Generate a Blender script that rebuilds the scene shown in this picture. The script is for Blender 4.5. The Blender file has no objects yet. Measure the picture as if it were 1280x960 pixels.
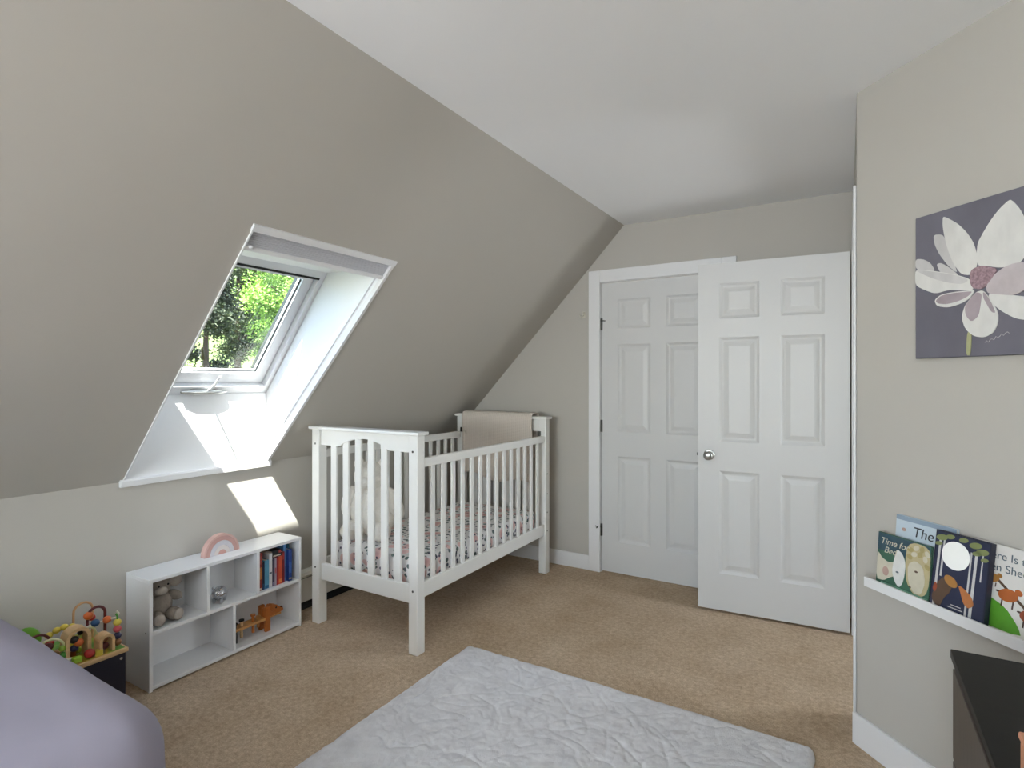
import bpy, bmesh, math, random
from mathutils import Vector, Matrix, noise

random.seed(7)
SC = bpy.context.scene
COL = SC.collection
R = math.radians

# ------------------------------------------------------------------ camera, light, exposure
# world axes: X runs along the far wall (to the right), Y runs towards the far wall, Z up
CAM_H = 1.36
YAW = 31.0
F_PX = 698.0
cd = bpy.data.cameras.new('camera')
cam = bpy.data.objects.new('camera', cd)
COL.objects.link(cam)
cam.location = (0, 0, CAM_H)
cam.rotation_euler = (R(90), 0, R(YAW))
cd.sensor_width = 36.0
cd.lens = F_PX / 1280 * 36.0
cd.shift_y = -5 / 1280
cd.clip_start = 0.02
SC.camera = cam

SUN_D = Vector((-1, 1.38, -3.43)).normalized()
wd = bpy.data.worlds.new('sky')
SC.world = wd
wd.use_nodes = True
wn = wd.node_tree.nodes
sky = wn.new('ShaderNodeTexSky')
sky.sky_type = 'NISHITA'
sky.sun_disc = False
sky.sun_elevation = R(63.6)
sky.sun_rotation = math.atan2(-SUN_D.x, -SUN_D.y)
wd.node_tree.links.new(sky.outputs[0], wn['Background'].inputs[0])
wn['Background'].inputs[1].default_value = 0.85


def light(name, kind, loc, direction, energy, color=(1, 1, 1), size=(1, 1), parent=None):
    ld = bpy.data.lights.new(name, kind)
    ld.energy = energy
    ld.color = color
    if kind == 'AREA':
        ld.shape = 'RECTANGLE'
        ld.size, ld.size_y = size
    o = bpy.data.objects.new(name, ld)
    COL.objects.link(o)
    o.location = loc
    o.rotation_euler = Vector(direction).to_track_quat('-Z', 'Y').to_euler()
    if parent:
        o.parent = parent
    return o


sun = light('sun', 'SUN', (2, -3, 8), SUN_D, 34.0, (1.0, 0.97, 0.91))
sun.data.angle = R(0.6)
# fill light added at the unseen window behind the camera, tilted up
light('near_fill_light', 'AREA', (-0.70, -3.50, 1.45), (0, 1, 2.0), 300.0, (0.865, 0.93, 1.0), (2.1, 1.4))
# fill light added in the unseen hall to brighten the deep slope
light('hall_fill_light', 'AREA', (1.50, 3.42, 1.30), (-1, -0.25, 0.2), 21.0, (0.93, 0.96, 1.0), (0.46, 1.3))

vs = SC.view_settings
vs.view_transform = 'Standard'
vs.look = 'None'
vs.gamma = 1.0
vs.use_curve_mapping = False
vs.exposure = 0.20
SC.cycles.max_bounces = 10
SC.cycles.diffuse_bounces = 7
SC.cycles.transparent_max_bounces = 12
SC.cycles.caustics_reflective = False
SC.cycles.caustics_refractive = False


# ------------------------------------------------------------------ materials
def lin(h):
    h = h.lstrip('#')
    out = []
    for i in (0, 2, 4):
        v = int(h[i:i + 2], 16) / 255
        out.append(v / 12.92 if v <= 0.04045 else ((v + 0.055) / 1.055) ** 2.4)
    return (*out, 1.0)


class NT:
    def __init__(s, name):
        s.m = bpy.data.materials.new(name)
        s.m.use_nodes = True
        s.t = s.m.node_tree
        s.b = s.t.nodes['Principled BSDF']

    def n(s, kind, **kw):
        nd = s.t.nodes.new(kind)
        for k, v in kw.items():
            setattr(nd, k, v)
        return nd

    def l(s, a, b):
        s.t.links.new(a, b)

    def coord(s, scale=(1, 1, 1)):
        tc = s.n('ShaderNodeTexCoord')
        mp = s.n('ShaderNodeMapping')
        mp.inputs['Scale'].default_value = scale
        s.l(tc.outputs['Object'], mp.inputs[0])
        return mp.outputs[0]

    def noise(s, vec, scale, detail=3, rough=0.5):
        nd = s.n('ShaderNodeTexNoise')
        nd.inputs['Scale'].default_value = scale
        nd.inputs['Detail'].default_value = detail
        nd.inputs['Roughness'].default_value = rough
        s.l(vec, nd.inputs['Vector'])
        return nd.outputs[0]

    def ramp(s, fac, stops, interp='LINEAR'):
        nd = s.n('ShaderNodeValToRGB')
        nd.color_ramp.interpolation = interp
        e = nd.color_ramp.elements
        while len(e) < len(stops):
            e.new(0.5)
        for i, (p, c) in enumerate(stops):
            e[i].position = p
            e[i].color = c if len(c) == 4 else (*c, 1)
        s.l(fac, nd.inputs[0])
        return nd.outputs[0]

    def mix(s, fac, a, b):
        nd = s.n('ShaderNodeMix', data_type='RGBA')
        if hasattr(fac, 'is_output'):
            s.l(fac, nd.inputs[0])
        else:
            nd.inputs[0].default_value = fac
        for v, i in ((a, 6), (b, 7)):
            if hasattr(v, 'is_output'):
                s.l(v, nd.inputs[i])
            else:
                nd.inputs[i].default_value = v
        return nd.outputs[2]

    def bump(s, h, strength, dist=0.01):
        nd = s.n('ShaderNodeBump')
        nd.inputs['Strength'].default_value = strength
        nd.inputs['Distance'].default_value = dist
        s.l(h, nd.inputs['Height'])
        s.l(nd.outputs[0], s.b.inputs['Normal'])


def M(name, col, rough=0.5, var=None, bump=None, metal=0.0, stretch=(1, 1, 1), spec=0.5):
    """plain procedural material: colour, optional tonal variation (scale, amount), optional fine relief (scale, strength, distance)"""
    t = NT(name)
    c = lin(col) if isinstance(col, str) else col
    t.b.inputs['Roughness'].default_value = rough
    t.b.inputs['Metallic'].default_value = metal
    t.b.inputs['Specular IOR Level'].default_value = spec
    t.b.inputs['Base Color'].default_value = c
    if var or bump:
        v = t.coord(stretch)
    if var:
        a = tuple(max(0, x * (1 - var[1])) for x in c[:3])
        b = tuple(min(1, x * (1 + var[1])) for x in c[:3])
        t.l(t.ramp(t.noise(v, var[0], 4), [(0.3, a), (0.7, b)]), t.b.inputs['Base Color'])
    if bump:
        t.bump(t.noise(v, bump[0], 3), bump[1], bump[2] if len(bump) > 2 else 0.002)
    t.m.diffuse_color = c
    return t.m


WALL = M('greige_wall_paint', (0.480, 0.457, 0.415, 1), 0.75, var=(1.3, 0.012), bump=(220, 0.06, 0.001))
WALLF = WALL
CEIL = M('ceiling_white_paint', (0.91, 0.92, 0.935, 1), 0.85, bump=(180, 0.05, 0.001))
TRIM = M('white_trim_paint', (0.76, 0.76, 0.765, 1), 0.4, bump=(60, 0.02, 0.001))
DOORW = M('white_door_paint', (0.62, 0.62, 0.615, 1), 0.42, bump=(140, 0.04, 0.0006), stretch=(6, 6, 0.6))
CRIBW = M('white_crib_paint', (0.80, 0.795, 0.765, 1), 0.38, bump=(80, 0.02, 0.0006))
SHELFW = M('white_laminate', (0.78, 0.785, 0.80, 1), 0.38, bump=(300, 0.02, 0.0004))
LINING = M('white_lining_board', (0.82, 0.83, 0.84, 1), 0.5, bump=(120, 0.02, 0.0005))
SASH = M('white_sash_lacquer', (0.80, 0.81, 0.83, 1), 0.3)
SEAL = M('black_rubber_seal', '#141414', 0.7)
CHROME = M('brushed_steel', '#b9b9b6', 0.28, metal=1.0, bump=(250, 0.05, 0.0003))
DARKM = M('dark_steel', '#5c5c58', 0.4, metal=1.0)
BLINDF = M('grey_pleated_fabric', '#c6c7cc', 0.9, bump=(400, 0.1, 0.0005))
LILAC = M('lilac_cotton', '#9a96a6', 0.85, var=(2.5, 0.02), bump=(9, 0.12, 0.012))
NAVY = M('navy_paint', '#0e1026', 0.35)
ESP = M('espresso_top', '#1b1a17', 0.55, var=(6, 0.15), stretch=(1, 8, 8), spec=0.25)
ESPF = M('espresso_woodgrain_front', '#4a413a', 0.5, var=(9, 0.18), bump=(30, 0.1, 0.0006), stretch=(1, 12, 1.2))
PEACH = M('peach_wood', '#cf9071', 0.5, var=(12, 0.08))
HEAT = M('cream_heater_enamel', '#d8d5cb', 0.35)
BLACK = M('black_void_paint', '#080808', 0.8)
WOODN = M('natural_wood', '#d3b183', 0.5, var=(14, 0.14), stretch=(1, 1, 6))
OAK = M('orange_stained_wood', '#b8692a', 0.45, var=(16, 0.16), stretch=(5, 1, 1))
OAK2 = M('honey_wood', '#c48f52', 0.5, var=(18, 0.14), stretch=(1, 6, 1))
PLUSHG = M('grey_plush_fabric', '#8d8379', 0.95, var=(40, 0.14), bump=(160, 0.7, 0.004))
PLUSHL = M('pale_grey_plush_fabric', '#a89f96', 0.95, var=(40, 0.1), bump=(160, 0.6, 0.004))
PLUSHW = M('cream_plush_fabric', '#e6e1d8', 0.95, var=(30, 0.06), bump=(120, 0.8, 0.006))
SILVER = M('silver_ornament', '#c2c4c8', 0.16, metal=1.0, bump=(60, 0.25, 0.002))


def make_carpet():
    t = NT('beige_carpet')
    v = t.coord()
    big = t.noise(v, 3.4, 4, 0.6)
    mid = t.noise(v, 48, 5, 0.75)
    fin = t.noise(v, 190, 2, 0.6)
    a = t.ramp(big, [(0.30, (0.62, 0.470, 0.325)), (0.72, (0.77, 0.610, 0.45))])
    b = t.ramp(mid, [(0.32, (0.50, 0.48, 0.45)), (0.66, (1, 1, 1))])
    nd = t.n('ShaderNodeMix', data_type='RGBA', blend_type='MULTIPLY')
    nd.inputs[0].default_value = 0.75
    t.l(a, nd.inputs[6]); t.l(b, nd.inputs[7])
    c2 = t.ramp(fin, [(0.28, (0.66, 0.64, 0.62)), (0.68, (1, 1, 1))])
    n2 = t.n('ShaderNodeMix', data_type='RGBA', blend_type='MULTIPLY')
    n2.inputs[0].default_value = 0.75
    t.l(nd.outputs[2], n2.inputs[6]); t.l(c2, n2.inputs[7])
    t.l(n2.outputs[2], t.b.inputs['Base Color'])
    t.b.inputs['Roughness'].default_value = 1.0
    t.b.inputs['Specular IOR Level'].default_value = 0.1
    t.bump(fin, 0.8, 0.006)
    return t.m


def make_rug_mat():
    t = NT('white_faux_fur')
    v = t.coord()
    f = t.noise(v, 230, 3, 0.6)
    m = t.noise(v, 16, 4, 0.6)
    c = t.ramp(m, [(0.3, (0.60, 0.59, 0.605)), (0.65, (0.72, 0.715, 0.73))])
    t.l(c, t.b.inputs['Base Color'])
    t.b.inputs['Roughness'].default_value = 1.0
    t.b.inputs['Specular IOR Level'].default_value = 0.15
    t.b.inputs['Sheen Weight'].default_value = 0.2
    t.bump(f, 0.55, 0.006)
    return t.m


def make_floral():
    t = NT('floral_sheet_cotton')
    v = t.coord()

    def spots(scale, thr, keep, seed):
        mp = t.n('ShaderNodeMapping')
        mp.inputs['Location'].default_value = (seed, seed * 1.7, seed * 0.3)
        t.l(v, mp.inputs[0])
        vo = t.n('ShaderNodeTexVoronoi')
        vo.inputs['Scale'].default_value = scale
        t.l(mp.outputs[0], vo.inputs['Vector'])
        lt = t.n('ShaderNodeMath', operation='LESS_THAN')
        t.l(vo.outputs['Distance'], lt.inputs[0]); lt.inputs[1].default_value = thr
        sp = t.n('ShaderNodeSeparateColor')
        t.l(vo.outputs['Color'], sp.inputs[0])
        lk = t.n('ShaderNodeMath', operation='LESS_THAN')
        t.l(sp.outputs[0], lk.inputs[0]); lk.inputs[1].default_value = keep
        mu = t.n('ShaderNodeMath', operation='MULTIPLY')
        t.l(lt.outputs[0], mu.inputs[0]); t.l(lk.outputs[0], mu.inputs[1])
        return mu.outputs[0], vo.outputs['Distance']
    m1, d1 = spots(13, 0.46, 0.62, 0.3)
    m2, _ = spots(34, 0.40, 0.50, 2.1)
    m3, _ = spots(46, 0.34, 0.30, 4.4)
    base = (0.80, 0.78, 0.77, 1)
    pink = t.ramp(d1, [(0.0, (0.58, 0.30, 0.29)), (0.45, (0.80, 0.57, 0.54))])
    c = t.mix(m2, base, (0.13, 0.17, 0.16, 1))
    c = t.mix(m1, c, pink)
    c = t.mix(m3, c, (0.10, 0.09, 0.14, 1))
    t.l(c, t.b.inputs['Base Color'])
    t.b.inputs['Roughness'].default_value = 0.9
    t.bump(t.noise(v, 12, 2), 0.15, 0.01)
    return t.m


def make_knit():
    t = NT('cream_knit_wool')
    v = t.coord()
    w = t.n('ShaderNodeTexWave', wave_type='BANDS', bands_direction='X')
    w.inputs['Scale'].default_value = 28
    w.inputs['Distortion'].default_value = 0.6
    w2 = t.n('ShaderNodeTexWave', wave_type='BANDS', bands_direction='Z')
    w2.inputs['Scale'].default_value = 40
    w2.inputs['Distortion'].default_value = 1.0
    t.l(v, w.inputs[0]); t.l(v, w2.inputs[0])
    ad = t.n('ShaderNodeMath', operation='ADD')
    t.l(w.outputs[1], ad.inputs[0]); t.l(w2.outputs[1], ad.inputs[1])
    t.l(t.ramp(ad.outputs[0], [(0.2, (0.60, 0.52, 0.44)), (0.9, (0.76, 0.68, 0.60))]), t.b.inputs['Base Color'])
    t.b.inputs['Roughness'].default_value = 0.95
    t.bump(ad.outputs[0], 0.6, 0.004)
    return t.m


def make_glass():
    t = NT('clear_window_glass')
    nt = t.t
    nt.nodes.remove(t.b)
    tr = t.n('ShaderNodeBsdfTransparent')
    tr.inputs[0].default_value = (0.96, 0.98, 0.97, 1)
    gl = t.n('ShaderNodeBsdfGlossy')
    gl.inputs['Roughness'].default_value = 0.02
    lw = t.n('ShaderNodeLayerWeight')
    lw.inputs[0].default_value = 0.5
    pw = t.n('ShaderNodeMath', operation='POWER')
    t.l(lw.outputs['Facing'], pw.inputs[0]); pw.inputs[1].default_value = 5.0
    fr = t.n('ShaderNodeMath', operation='MULTIPLY_ADD')
    t.l(pw.outputs[0], fr.inputs[0]); fr.inputs[1].default_value = 0.35; fr.inputs[2].default_value = 0.03
    mx = t.n('ShaderNodeMixShader')
    t.l(fr.outputs[0], mx.inputs[0]); t.l(tr.outputs[0], mx.inputs[1]); t.l(gl.outputs[0], mx.inputs[2])
    t.l(mx.outputs[0], nt.nodes['Material Output'].inputs[0])
    return t.m


def make_emit(name, col, strength):
    t = NT(name)
    t.b.inputs['Base Color'].default_value = (0.9, 0.9, 0.88, 1)
    t.b.inputs['Emission Color'].default_value = col
    t.b.inputs['Emission Strength'].default_value = strength
    return t.m


CARPET = make_carpet()
FUR = make_rug_mat()
FLORAL = make_floral()
KNIT = make_knit()
GLASS = make_glass()


# ------------------------------------------------------------------ mesh helpers
def NB():
    return bmesh.new()


def box(bm, x0, x1, y0, y1, z0, z1, bev=0.0, seg=2):
    r = bmesh.ops.create_cube(bm, size=1.0)
    vs_ = r['verts']
    for v in vs_:
        v.co = Vector((x0 if v.co.x < 0 else x1, y0 if v.co.y < 0 else y1, z0 if v.co.z < 0 else z1))
    if bev:
        es = list({e for v in vs_ for e in v.link_edges})
        bmesh.ops.bevel(bm, geom=es, offset=bev, segments=seg, profile=0.5, affect='EDGES')
    return bm


def prism(bm, pts, axis, a, b):
    """extrude a 2-d outline; axis 'x': pts=(y,z), 'y': pts=(x,z), 'z': pts=(x,y)"""
    def P(p, w):
        return {'x': (w, p[0], p[1]), 'y': (p[0], w, p[1]), 'z': (p[0], p[1], w)}[axis]
    va = [bm.verts.new(P(p, a)) for p in pts]
    vb = [bm.verts.new(P(p, b)) for p in pts]
    n = len(pts)
    fs = [bm.faces.new(va), bm.faces.new(list(reversed(vb)))]
    for i in range(n):
        fs.append(bm.faces.new((va[i], vb[i], vb[(i + 1) % n], va[(i + 1) % n])))
    bmesh.ops.recalc_face_normals(bm, faces=fs)
    return bm


def tube(bm, pts, r, n=8, cap=True):
    pts = [Vector(p) for p in pts]
    rings = []
    up = Vector((0, 0, 1))
    prev = None
    for i, p in enumerate(pts):
        d = (pts[min(i + 1, len(pts) - 1)] - pts[max(i - 1, 0)]).normalized()
        if prev is None:
            s = d.cross(up)
            if s.length < 1e-3:
                s = d.cross(Vector((1, 0, 0)))
        else:
            s = prev - d * prev.dot(d)
        s.normalize()
        prev = s
        t = d.cross(s)
        rr = r[i] if isinstance(r, (list, tuple)) else r
        rings.append([bm.verts.new(p + (s * math.cos(k * math.tau / n) + t * math.sin(k * math.tau / n)) * rr) for k in range(n)])
    for a, b in zip(rings, rings[1:]):
        for k in range(n):
            bm.faces.new((a[k], a[(k + 1) % n], b[(k + 1) % n], b[k]))
    if cap:
        bm.faces.new(list(reversed(rings[0])))
        bm.faces.new(rings[-1])
    return bm


def lathe(bm, prof, c=(0, 0, 0), axis='z', n=20):
    """prof: (radius, along axis) pairs"""
    rings = []
    for r, h in prof:
        ring = []
        for k in range(n):
            a = k * math.tau / n
            q = (r * math.cos(a), r * math.sin(a), h)
            q = {'z': q, 'y': (q[0], q[2], q[1]), 'x': (q[2], q[0], q[1])}[axis]
            ring.append(bm.verts.new(Vector(q) + Vector(c)))
        rings.append(ring)
    fs = []
    for a, b in zip(rings, rings[1:]):
        for k in range(n):
            fs.append(bm.faces.new((a[k], a[(k + 1) % n], b[(k + 1) % n], b[k])))
    fs.append(bm.faces.new(list(reversed(rings[0]))))
    fs.append(bm.faces.new(rings[-1]))
    bmesh.ops.recalc_face_normals(bm, faces=fs)
    return bm


def ell(bm, c, r, rot=(0, 0, 0), u=16, v=10):
    from mathutils import Euler
    m = Matrix.Translation(c) @ Euler(rot).to_matrix().to_4x4() @ Matrix.Diagonal((*r, 1))
    bmesh.ops.create_uvsphere(bm, u_segments=u, v_segments=v, radius=1.0, matrix=m)
    return bm


def rbox(bm, c, half, r, n=16, wr=0.0, ws=3.0, seed=0.0):
    """soft box: subdivided, rounded by radius r, with optional wrinkles"""
    c = Vector(c); half = Vector(half)
    verts = {}

    def V(p):
        k = (round(p[0], 5), round(p[1], 5), round(p[2], 5))
        if k not in verts:
            p = Vector(p)
            q = Vector([max(-(half[i] - r), min(half[i] - r, p[i] * half[i])) for i in range(3)])
            P = Vector([p[i] * half[i] for i in range(3)])
            d = P - q
            o = q + (d.normalized() * r if d.length > 1e-9 else d)
            if wr:
                nv = (d.normalized() if d.length > 1e-9 else Vector((0, 0, 1)))
                o += nv * wr * noise.fractal(o * ws + Vector((seed, seed, seed)), 1.0, 2.0, 4)
            verts[k] = bm.verts.new(o + c)
        return verts[k]
    def g(i):
        t = -1 + 2 * i / n
        return math.copysign(abs(t) ** 0.6, t) if t else 0.0
    for ax in range(3):
        for sgn in (-1, 1):
            for i in range(n):
                for j in range(n):
                    quad = []
                    for di, dj in ((0, 0), (1, 0), (1, 1), (0, 1)):
                        p = [0, 0, 0]
                        p[ax] = sgn
                        p[(ax + 1) % 3] = g(i + di)
                        p[(ax + 2) % 3] = g(j + dj)
                        quad.append(V(p))
                    if sgn < 0:
                        quad.reverse()
                    try:
                        bm.faces.new(quad)
                    except ValueError:
                        pass
    return bm


def mesh(name, bm, mat, parent=None, smooth=False, loc=None, rot=None):
    me = bpy.data.meshes.new(name)
    bmesh.ops.recalc_face_normals(bm, faces=bm.faces[:])
    bm.to_mesh(me)
    bm.free()
    me.materials.append(mat)
    if smooth:
        me.shade_smooth()
        if smooth != 'all':
            me.set_sharp_from_angle(angle=R(40))
    o = bpy.data.objects.new(name, me)
    COL.objects.link(o)
    if parent:
        o.parent = parent
    if loc:
        o.location = loc
    if rot:
        o.rotation_euler = rot
    return o


def copy(o, loc=None, parent=None, rot=None, mat=None):
    c = o.copy()
    COL.objects.link(c)
    if parent is not None:
        c.parent = parent
    if loc is not None:
        c.location = loc
    if rot is not None:
        c.rotation_euler = rot
    if mat is not None:
        c.data = o.data.copy()
        c.data.materials[0] = mat
    return c


def tag(o, label, cat, group=None, kind=None):
    o['label'] = label
    o['category'] = cat
    if group:
        o['group'] = group
    if kind:
        o['kind'] = kind
    return o


def thing(name, label, cat, loc=(0, 0, 0), rotz=0.0, group=None, kind=None):
    o = bpy.data.objects.new(name, None)
    COL.objects.link(o)
    o.location = loc
    o.rotation_euler = (0, 0, rotz)
    o.empty_display_size = 0.1
    return tag(o, label, cat, group, kind)


def text_mesh(name, s, size, mat, parent, loc, rot=(R(90), 0, 0), ext=0.0003, align='LEFT', shear=0.0):
    cu = bpy.data.curves.new(name, 'FONT')
    cu.body = s
    cu.size = size
    cu.extrude = ext
    cu.align_x = align
    cu.shear = shear
    t = bpy.data.objects.new(name + '_tmp', cu)
    COL.objects.link(t)
    bpy.context.view_layer.update()
    me = bpy.data.meshes.new_from_object(t.evaluated_get(bpy.context.evaluated_depsgraph_get()))
    bpy.data.objects.remove(t)
    bpy.data.curves.remove(cu)
    me.materials.clear()
    me.materials.append(mat)
    me.name = name
    o = bpy.data.objects.new(name, me)
    COL.objects.link(o)
    o.parent = parent
    o.location = loc
    o.rotation_euler = rot
    return o


# ------------------------------------------------------------------ the room
KW, KH = -2.80, 0.90          # knee wall plane and its height
SU, CH = -1.354, 2.434         # where the slope meets the flat ceiling
SL = (CH - KH) / (SU - KW)    # slope
BW, NWL = 3.72, -3.40         # far wall, near wall
CX, CY = 0.03, 2.46           # outside corner of the angled wall
RW = 0.70                     # right wall
AT = Vector((0.695, -0.719, 0)).normalized()      # along the angled wall, towards the right
AROT = math.atan2(AT.y, AT.x)
AY = CY + AT.y * (RW - CX) / AT.x                  # where it meets the right wall
V0, V1 = 1.25, 1.985          # skylight well
HX = 1.40                     # far side of the hall

floor = mesh('floor', box(NB(), -3.0, HX + 0.1, NWL - 0.1, BW + 0.9, -0.12, 0.0), CARPET)
tag(floor, 'beige cut pile carpet over the whole floor', 'floor', kind='structure')
ceil = mesh('ceiling', box(NB(), SU - 0.10, HX + 0.1, NWL - 0.1, BW + 0.1, CH, CH + 0.12), CEIL)
tag(ceil, 'flat white painted ceiling above the doors', 'ceiling', kind='structure')

b = NB()
box(b, KW - 0.15, KW, NWL - 0.1, BW + 0.1, 0, KH)
wl = mesh('wall_left', b, WALL)
tag(wl, 'low beige knee wall behind the bookcase and crib', 'wall', kind='structure')

nx, nz = -SL / math.hypot(SL, 1), 1 / math.hypot(SL, 1)
TH = 0.44
full = [(KW, KH), (SU, CH), (SU + nx * TH, CH + nz * TH), (KW + nx * TH, KH + nz * TH)]
WT_U, WT_H = -2.29, 1.92       # head of the skylight frame
WB_H = 1.288                   # foot of the skylight frame
LT_U = KW + (WT_H - KH) / SL   # lip of the well's top lining
b = NB()


def su(v):
    return -1.3286 + (v - 3.72) * 0.0119     # the ceiling line runs very slightly out of parallel


def slope_piece(bm, a, c, low):
    ends = []
    for v in (a, c):
        o = [(p[0], p[1]) for p in low] + [(su(v), CH), (su(v) + nx * TH, CH + nz * TH)]
        ends.append([bm.verts.new((p[0], v, p[1])) for p in o])
    n = len(ends[0])
    bm.faces.new(ends[0]); bm.faces.new(list(reversed(ends[1])))
    for i in range(n):
        bm.faces.new((ends[0][i], ends[1][i], ends[1][(i + 1) % n], ends[0][(i + 1) % n]))


for va, vb in ((NWL - 0.1, -0.2), (-0.2, V0), (V1, 2.8), (2.8, BW + 0.1)):
    slope_piece(b, va, vb, [(KW + nx * TH, KH + nz * TH), (KW, KH)])
ends = []
for v in (V0, V1):
    lu = KW + (WT_H - KH) * (su(v) - KW) / (CH - KH)
    o = [(WT_U - 0.06, WT_H + 0.05), (WT_U, WT_H), (lu, WT_H), (su(v), CH), (su(v) + nx * TH, CH + nz * TH)]
    ends.append([b.verts.new((p[0], v, p[1])) for p in o])
b.faces.new(ends[0]); b.faces.new(list(reversed(ends[1])))
for i in range(5):
    b.faces.new((ends[0][i], ends[1][i], ends[1][(i + 1) % 5], ends[0][(i + 1) % 5]))
prism(b, [(KW, KH), (KW, WB_H), (KW - 0.10, WB_H + 0.05), (KW - 0.15, KH)], 'y', V0, V1)
ws = mesh('wall_slope', b, WALL)
tag(ws, 'large beige sloping attic wall pierced by the skylight', 'wall', kind='structure')

# far wall with the closet doorway
DU0, DU1, DH = -1.497, -0.684, 2.045
b = NB()
box(b, -3.0, DU0 - 0.012, BW, BW + 0.12, 0, CH + 0.1)
box(b, DU1 + 0.012, HX + 0.1, BW, BW + 0.12, 0, CH + 0.1)
box(b, DU0 - 0.012, DU1 + 0.012, BW, BW + 0.12, DH + 0.012, CH + 0.1)
wb = mesh('wall_back', b, WALL)
tag(wb, 'beige gable wall holding the closed white door', 'wall', kind='structure')
tag(mesh('wall_closet', box(NB(), DU0 - 0.3, DU1 + 0.3, BW + 0.7, BW + 0.8, 0, CH), WALL), 'beige wall at the back of the closet', 'wall', kind='structure')

# right side: doorway wall, angled wall, right wall, hall beyond
E0, E1, EH = 2.66, 3.478, 2.05
b = NB()
box(b, CX, CX + 0.11, E1, BW, 0, CH)
box(b, CX, CX + 0.11, E0, E1, EH, CH)
prism(b, [(CX, E0), (CX, CY), (CX + 0.11, CY + 0.045), (CX + 0.11, E0)], 'z', 0, CH)
wr_ = mesh('wall_doorway', b, WALL)
tag(wr_, 'beige side wall around the open doorway', 'wall', kind='structure')
b = NB()
prism(b, [(CX, CY), (RW, AY), (RW + 0.12, AY), (RW + 0.12, AY + 0.04), (CX + 0.11, CY + 0.045)], 'z', 0, CH)
wa = mesh('wall_angled', b, WALL)
tag(wa, 'angled beige wall carrying the flower canvas and book ledge', 'wall', kind='structure')
tag(mesh('wall_right', box(NB(), RW, RW + 0.12, NWL - 0.1, AY, 0, CH), WALL), 'beige wall behind the dark dresser', 'wall', kind='structure')
b = NB()
box(b, HX, HX + 0.1, AY, 3.17, 0, CH); box(b, HX, HX + 0.1, 3.67, BW, 0, CH)
box(b, HX, HX + 0.1, 3.17, 3.67, 0, 0.62); box(b, HX, HX + 0.1, 3.17, 3.67, 1.98, CH)
box(b, RW + 0.12, HX, AY - 0.1, AY, 0, CH)
tag(mesh('wall_hall', b, WALL), 'beige hall wall beyond the open doorway', 'wall', kind='structure')

# near wall with a window added for fill light, unseen behind the camera
W0, W1, WZ0, WZ1 = -1.75, 0.35, 0.75, 2.15
b = NB()
box(b, -3.0, W0, NWL - 0.12, NWL, 0, CH + 0.1)
box(b, W1, RW + 0.12, NWL - 0.12, NWL, 0, CH + 0.1)
box(b, W0, W1, NWL - 0.12, NWL, 0, WZ0)
box(b, W0, W1, NWL - 0.12, NWL, WZ1, CH + 0.1)
tag(mesh('wall_near', b, WALL), 'beige wall with a wide added window behind the viewpoint', 'wall', kind='structure')
w2 = thing('added_window_2', 'wide white double window added for fill light behind the viewpoint', 'window', ((W0 + W1) / 2, NWL - 0.06, WZ0), kind='structure')
hw, hh = (W1 - W0) / 2, WZ1 - WZ0
b = NB()
box(b, -hw, -hw + 0.05, -0.05, 0.05, 0, hh); box(b, hw - 0.05, hw, -0.05, 0.05, 0, hh)
box(b, -hw + 0.05, hw - 0.05, -0.05, 0.05, 0, 0.05); box(b, -hw + 0.05, hw - 0.05, -0.05, 0.05, hh - 0.05, hh)
box(b, -0.03, 0.03, -0.05, 0.05, 0.05, hh - 0.05)
mesh('window_frame', b, TRIM, w2)
for s in (-1, 1):
    b = NB()
    x0, x1 = (-hw + 0.05, -0.03) if s < 0 else (0.03, hw - 0.05)
    box(b, x0, x1, -0.02, 0.02, hh / 2 - 0.02, hh / 2 + 0.02)
    mesh('meeting_rail', b, TRIM, w2)
    mesh('pane', box(NB(), x0, x1, -0.003, 0.003, 0.05, hh - 0.05), GLASS, w2)

w3 = thing('added_window_3', 'white hall window added for fill light opposite the doorway', 'window', (HX + 0.05, 3.42, 0.62), kind='structure')  # unseen window, added to light the deep end of the room
b = NB()
box(b, -0.045, 0.045, -0.25, -0.21, 0, 1.36); box(b, -0.045, 0.045, 0.21, 0.25, 0, 1.36)
box(b, -0.045, 0.045, -0.21, 0.21, 0, 0.05); box(b, -0.045, 0.045, -0.21, 0.21, 1.31, 1.36); box(b, -0.02, 0.02, -0.21, 0.21, 0.66, 0.70)
mesh('window_frame', b, TRIM, w3)
mesh('pane', box(NB(), -0.003, 0.003, -0.21, 0.21, 0.05, 0.66), GLASS, w3)
mesh('pane', box(NB(), -0.003, 0.003, -0.21, 0.21, 0.70, 1.31), GLASS, w3)

# baseboards and casings
tag(mesh('baseboard_back', box(NB(), -2.79, DU0 - 0.09, BW - 0.014, BW, 0, 0.105, 0.003), TRIM), 'white baseboard on the gable wall beside the door', 'baseboard', kind='structure')
b = NB()
ln = (RW - CX) / AT.x
box(b, -0.008, ln, -0.014, 0.0, 0, 0.115, 0.003)
tag(mesh('baseboard_right', b, TRIM, None, loc=(CX, CY, 0), rot=(0, 0, AROT)), 'white baseboard under the angled wall', 'baseboard', kind='structure')
tag(mesh('baseboard_left', box(NB(), KW, KW + 0.012, NWL, 1.24, 0, 0.09, 0.003), TRIM), 'white baseboard on the knee wall beside the bed', 'baseboard', kind='structure')

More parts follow.
